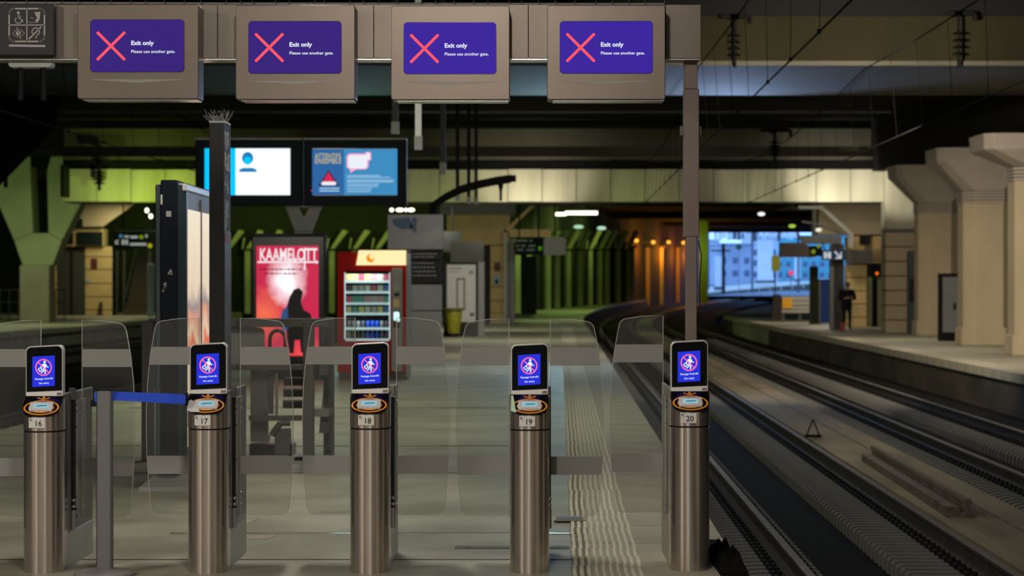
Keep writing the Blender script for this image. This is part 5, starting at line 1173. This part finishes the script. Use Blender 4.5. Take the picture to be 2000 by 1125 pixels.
for a, b in zip(jo, jo[1:]):
    mb = MB(); mb.box(X(166, Y), X(219, Y), Y, Y+1, max(0, Z(b-.7, Y)), Z(a+.7, Y), BEIGEW); part('wall_block', mb, lh, bevel=.03)
    mb = MB(); mb.box(X(102, Y), X(112, Y), Y, Y+1, max(0, Z(b-.7, Y)), Z(a+.7, Y), BEIGEW); part('wall_block', mb, lh, bevel=.03)
mb = MB(); mb.box(X(103, Y), X(219, Y), Y+.06, Y+1, 0, Z(481, Y), RAILS); part('mortar_core', mb, lh)
mb = MB(); mb.box(X(112, Y), X(166, Y), Y-.02, Y+.1, 0, Z(492, Y), M('hut_door', (.045, .05, .042), .6)); part('double_door', mb, lh)
mb = MB(); mb.box(X(138, Y), X(142, Y), Y-.06, Y, 0, Z(492, Y), INK); part('door_gap', mb, lh)
mb = MB(); mb.box(X(124, Y), X(204, Y), Y-.2, Y+1, Z(481, Y), Z(447, Y), BEIGEW); part('lintel', mb, lh)
mb = MB(); mb.box(X(152, Y), X(202, Y), Y-.3, Y-.2, Z(479, Y), Z(453, Y), M('dark_green_glass', (.008, .014, .012), .3)); mb.box(X(126, Y), X(145, Y), Y-.3, Y-.2, Z(477, Y), Z(455, Y), INK); part('dark_window', mb, lh)
mb = MB(); mb.prism([(X(140, Y), Z(443, Y)), (X(205, Y), Z(443, Y)), (X(268, Y), Z(398, Y)), (X(140, Y), Z(398, Y))], Y-.6, Y-.4, CONC); part('sloping_soffit', mb, lh)
mb = MB(); mb.box(X(148, Y), X(166, Y), Y-.98, Y-.61, Z(443, Y), Z(428, Y), INK); o = part('loudspeaker', mb); tag(o, 'small black loudspeaker above the left hut door', 'speaker')
mb = MB(); mb.box(X(178, Y), X(190, Y), Y-.06, Y-.01, Z(525, Y), Z(505, Y), M('red_brown_notice', (.10, .02, .015), .6)); o = part('notice', mb); tag(o, 'small red brown notice on the cream wall of the left hut', 'notice')
mb = MB(); mb.box(X(170, Y), X(177, Y), Y-.06, Y-.01, Z(552, Y), Z(544, Y), M('pale_notice', (.4, .45, .5), .6)); o = part('notice', mb); tag(o, 'tiny pale notice low on the cream wall of the left hut', 'notice')
mb = MB(); mb.box(X(195, Y), X(201, Y), Y-.3, Y-.1, 0, Z(590, Y), M('dark_extinguisher', (.05, .03, .02), .6)); o = part('fire_extinguisher', mb); tag(o, 'small dark red extinguisher at the foot of the left hut wall', 'extinguisher')
# stairs
t = thing('staircase', 'dim grey staircase beside the cream hut on the left platform', 'stairs', (X(262, 122), 122, 0)); Y = 122; u = lambda px: X(px, Y)-X(262, Y)
for k in range(9):
    mb = MB(); mb.box(u(244), u(290), k*.45, k*.45+.5, k*.36, k*.36+.36, CONCD); part('step', mb, t)
for px in (228, 242, 292):
    mb = MB(); mb.box(u(px-2), u(px+2), 0, .2, 0, Z(490, Y), M('stair_post', (.05, .055, .045), .6)); part('post', mb, t)
mb = MB(); mb.tube([(u(244), .0, .95), (u(244), 4, 4.0)], .05, GREYM, 6); mb.tube([(u(290), .0, .95), (u(290), 4, 4.0)], .05, GREYM, 6); part('handrail', mb, t)
Y = 110
t = thing('platform_sign', 'black platform sign with white and yellow symbols above the left staircase', 'sign', (X(262, Y), Y, Z(487, Y))); u = lambda px: X(px, Y)-X(262, Y); v = lambda py: Z(py, Y)-Z(487, Y)
mb = MB(); mb.box(u(222), u(310), 0, .2, 0, v(452), M('sign_night', (.008, .012, .014), .5)); part('board', mb, t)
mb = MB(); mb.box(u(225), u(310), -.05, .2, v(453), v(449), GREYL); part('top_rail', mb, t)
ST = glow('sign_lettering', (190, 195, 185), .55); mb = MB()
for a, b, py, h in ((243, 252, 462, 2), (255, 269, 463, 2.5), (284, 288, 461, 3), (238, 243, 473, 5), (245, 250, 473, 5), (254, 286, 477, 2.5)): mb.box(u(a), u(b), -.02, 0, v(py+h), v(py-h), ST)
mb.stroke([(u(231), v(469)), (u(226), v(475))], .06, -.02, ST); mb.stroke([(u(226), v(470)), (u(226), v(476)), (u(231.5), v(476))], .05, -.021, ST); part('sign_print', mb, t)
for px, py, r, gm in ((276, 463, .10, glow('sign_yellow_green', (150, 170, 30), .6)), (293, 480, .11, glow('sign_yellow', (190, 185, 30), .7)), (236, 461, .09, glow('sign_pale_blue', (80, 140, 170), .6))):
    mb = MB(); mb.flat(disc((u(px), v(py)), r, r, 10), -.02, gm); part('round_symbol', mb, t)
for px in (240, 300):
    mb = MB(); mb.cyl((u(px), .1, v(449)), (u(px), .1, CEIL-Z(487, Y)), .03, BLACKM, 6); part('hanger', mb, t)
Y = 104
t = thing('railing', 'dark metal railing at the foot of the branching pillar', 'railing', (X(60, Y), Y, 0)); u = lambda px: X(px, Y)-X(60, Y)
for py in (566, 590):
    mb = MB(); mb.cyl((u(-40), 0, Z(py, Y)), (u(130), 0, Z(py, Y)), .03, GREYM, 6); part('rail', mb, t)
for px in range(-36, 135, 18):
    mb = MB(); mb.cyl((u(px), 0, 0), (u(px), 0, Z(566, Y)), .025, GREYM, 6); part('baluster', mb, t)
mb = MB(); Y = 116; mb.box(X(288, Y), X(300, Y), Y, Y+.4, 0, Z(515, Y), M('pale_blue_panel', (.35, .42, .60), .4)); o = part('pale_panel', mb, bevel=.05); tag(o, 'pale blue upright panel half hidden by the advertising column', 'panel')

# ------------------------------------------------------------------ person waiting on the right hand platform
def skin_mesh(name, verts, edges, radii, mat_, sub=1):
    me = bpy.data.meshes.new(name); me.from_pydata(verts, edges, []); o = bpy.data.objects.new(name, me); C.objects.link(o)
    s = o.modifiers.new('skin', 'SKIN'); s.use_smooth_shade = True
    if not me.skin_vertices: me.skin_vertices.new() if hasattr(me.skin_vertices, 'new') else None
    for k, r in enumerate(radii): me.skin_vertices[0].data[k].radius = r if isinstance(r, tuple) else (r, r)
    me.skin_vertices[0].data[0].use_root = True
    b = o.modifiers.new('smooth', 'SUBSURF'); b.levels = sub; b.render_levels = sub
    res = bpy.data.meshes.new_from_object(o.evaluated_get(bpy.context.evaluated_depsgraph_get()))
    bpy.data.objects.remove(o); bpy.data.meshes.remove(me); res.materials.clear(); res.materials.append(mat_); res.name = name
    return res
SKIN = M('skin', (.45, .27, .20), .6); COAT = M('dark_coat', (.010, .011, .014), .8, spec=.2); TROU = M('dark_trousers', (.014, .016, .022), .85, spec=.2); HAIR = M('dark_hair', (.02, .014, .010), .7)
pr = thing('person', 'person in a dark coat standing head bowed with hands together on the right platform', 'person', (X(1654, 82), 82.0, 0), .15); pr.scale = (1.06, 1.06, 1.03)
V = []; E = []; R = []
def vx_(p, r, par=None):
    V.append(p); R.append(r)
    if par is not None: E.append((par, len(V)-1))
    return len(V)-1
pel = vx_((0, 0, .88), (.15, .11)); ch = vx_((0, .0, 1.12), (.15, .11), pel); ub = vx_((0, -.01, 1.30), (.16, .11), ch); nk = vx_((0, -.04, 1.42), .055, ub); hb = vx_((0, -.09, 1.50), .075, nk); ht = vx_((0, -.12, 1.61), .07, hb)
for s in (-1, 1):
    sh_ = vx_((s*.17, 0, 1.34), .065, ub); el = vx_((s*.25, -.02, 1.08), .048, sh_); wr = vx_((s*.12, -.22, 1.10), .032, el); pm = vx_((s*.06, -.27, 1.12), .03, wr)
    for k in range(4):
        f1 = vx_((s*(.05-.008*k), -.30, 1.15-.022*k), .010, pm); f2 = vx_((s*(.015-.006*k), -.315, 1.155-.022*k), .008, f1)
    th_ = vx_((s*.045, -.27, 1.165), .011, pm); vx_((s*.02, -.285, 1.185), .009, th_)
    hp = vx_((s*.09, 0, .82), .09, pel); kn = vx_((s*.10, -.02, .46), .062, hp); an = vx_((s*.10, .02, .09), .042, kn); vx_((s*.11, -.12, .045), .04, an)
body = link('body', skin_mesh('body', V, E, R, SKIN, 1), pr)
body.data.materials.append(TROU); body.data.materials.append(INK)
for p in body.data.polygons:
    z = p.center.z
    if z < .12: p.material_index = 2
    elif z < 1.0: p.material_index = 1
# face
mb = MB(); T0 = Matrix.Translation((0, -.115, 1.565)) @ Matrix.Rotation(math.radians(-28), 4, 'X'); mb.T = T0
for s in (-1, 1): mb.ellipsoid((s*.03, -.068, .0), (.012, .008, .008), WHITE, 8, 5); mb.ellipsoid((s*.03, -.075, .0), (.006, .004, .006), INK, 6, 4); mb.ellipsoid((s*.074, .0, -.01), (.012, .02, .03), SKIN, 8, 5)
mb.prism([(-.07, .015), (-.10, -.03), (-.07, -.035)], -.012, .012, SKIN, 'yz'); mb.box(-.022, .022, -.074, -.066, -.062, -.056, M('lips', (.35, .13, .11), .6)); part('face', mb, pr)
mb = MB(); mb.T = T0; mb.ellipsoid((0, .016, .03), (.085, .082, .085), HAIR, 14, 9); part('hair', mb, pr)
# coat: torso shell, skirt and sleeves as one skin
V = []; E = []; R = []
p0 = vx_((0, 0, .96), (.20, .145)); p1 = vx_((0, 0, .66), (.215, .16), p0); p2 = vx_((0, 0, 1.15), (.185, .14), p0); p3 = vx_((0, -.01, 1.31), (.18, .13), p2); vx_((0, -.02, 1.40), (.10, .09), p3)
for s in (-1, 1):
    a = vx_((s*.20, 0, 1.33), .085, p3); b_ = vx_((s*.275, -.02, 1.08), .075, a); vx_((s*.14, -.20, 1.10), .052, b_)
link('coat', skin_mesh('coat', V, E, R, COAT, 1), pr, label='long dark coat')
mb = MB(); mb.prism(rrect(-.03, .03, 1.10, 1.20, .008, 3), -.30, -.29, BLACKP); o = part('phone', mb, None, loc=pr.location); tag(o, 'small dark phone held by the person in the dark coat', 'phone')
t = thing('red_bag', 'small red bag standing at the feet of the person in the dark coat', 'bag', (X(1646, 81.6), 81.6, 0))
mb = MB(); mb.prism(rrect(-.06, .06, 0, .27, .03, 4), -.05, .05, M('bag_red', (.55, .05, .03), .6)); part('body', mb, t, bevel=.015)
mb = MB(); mb.tube([(-.03, 0, .27), (-.025, 0, .34), (.025, 0, .34), (.03, 0, .27)], .008, INK, 6); part('handle', mb, t)
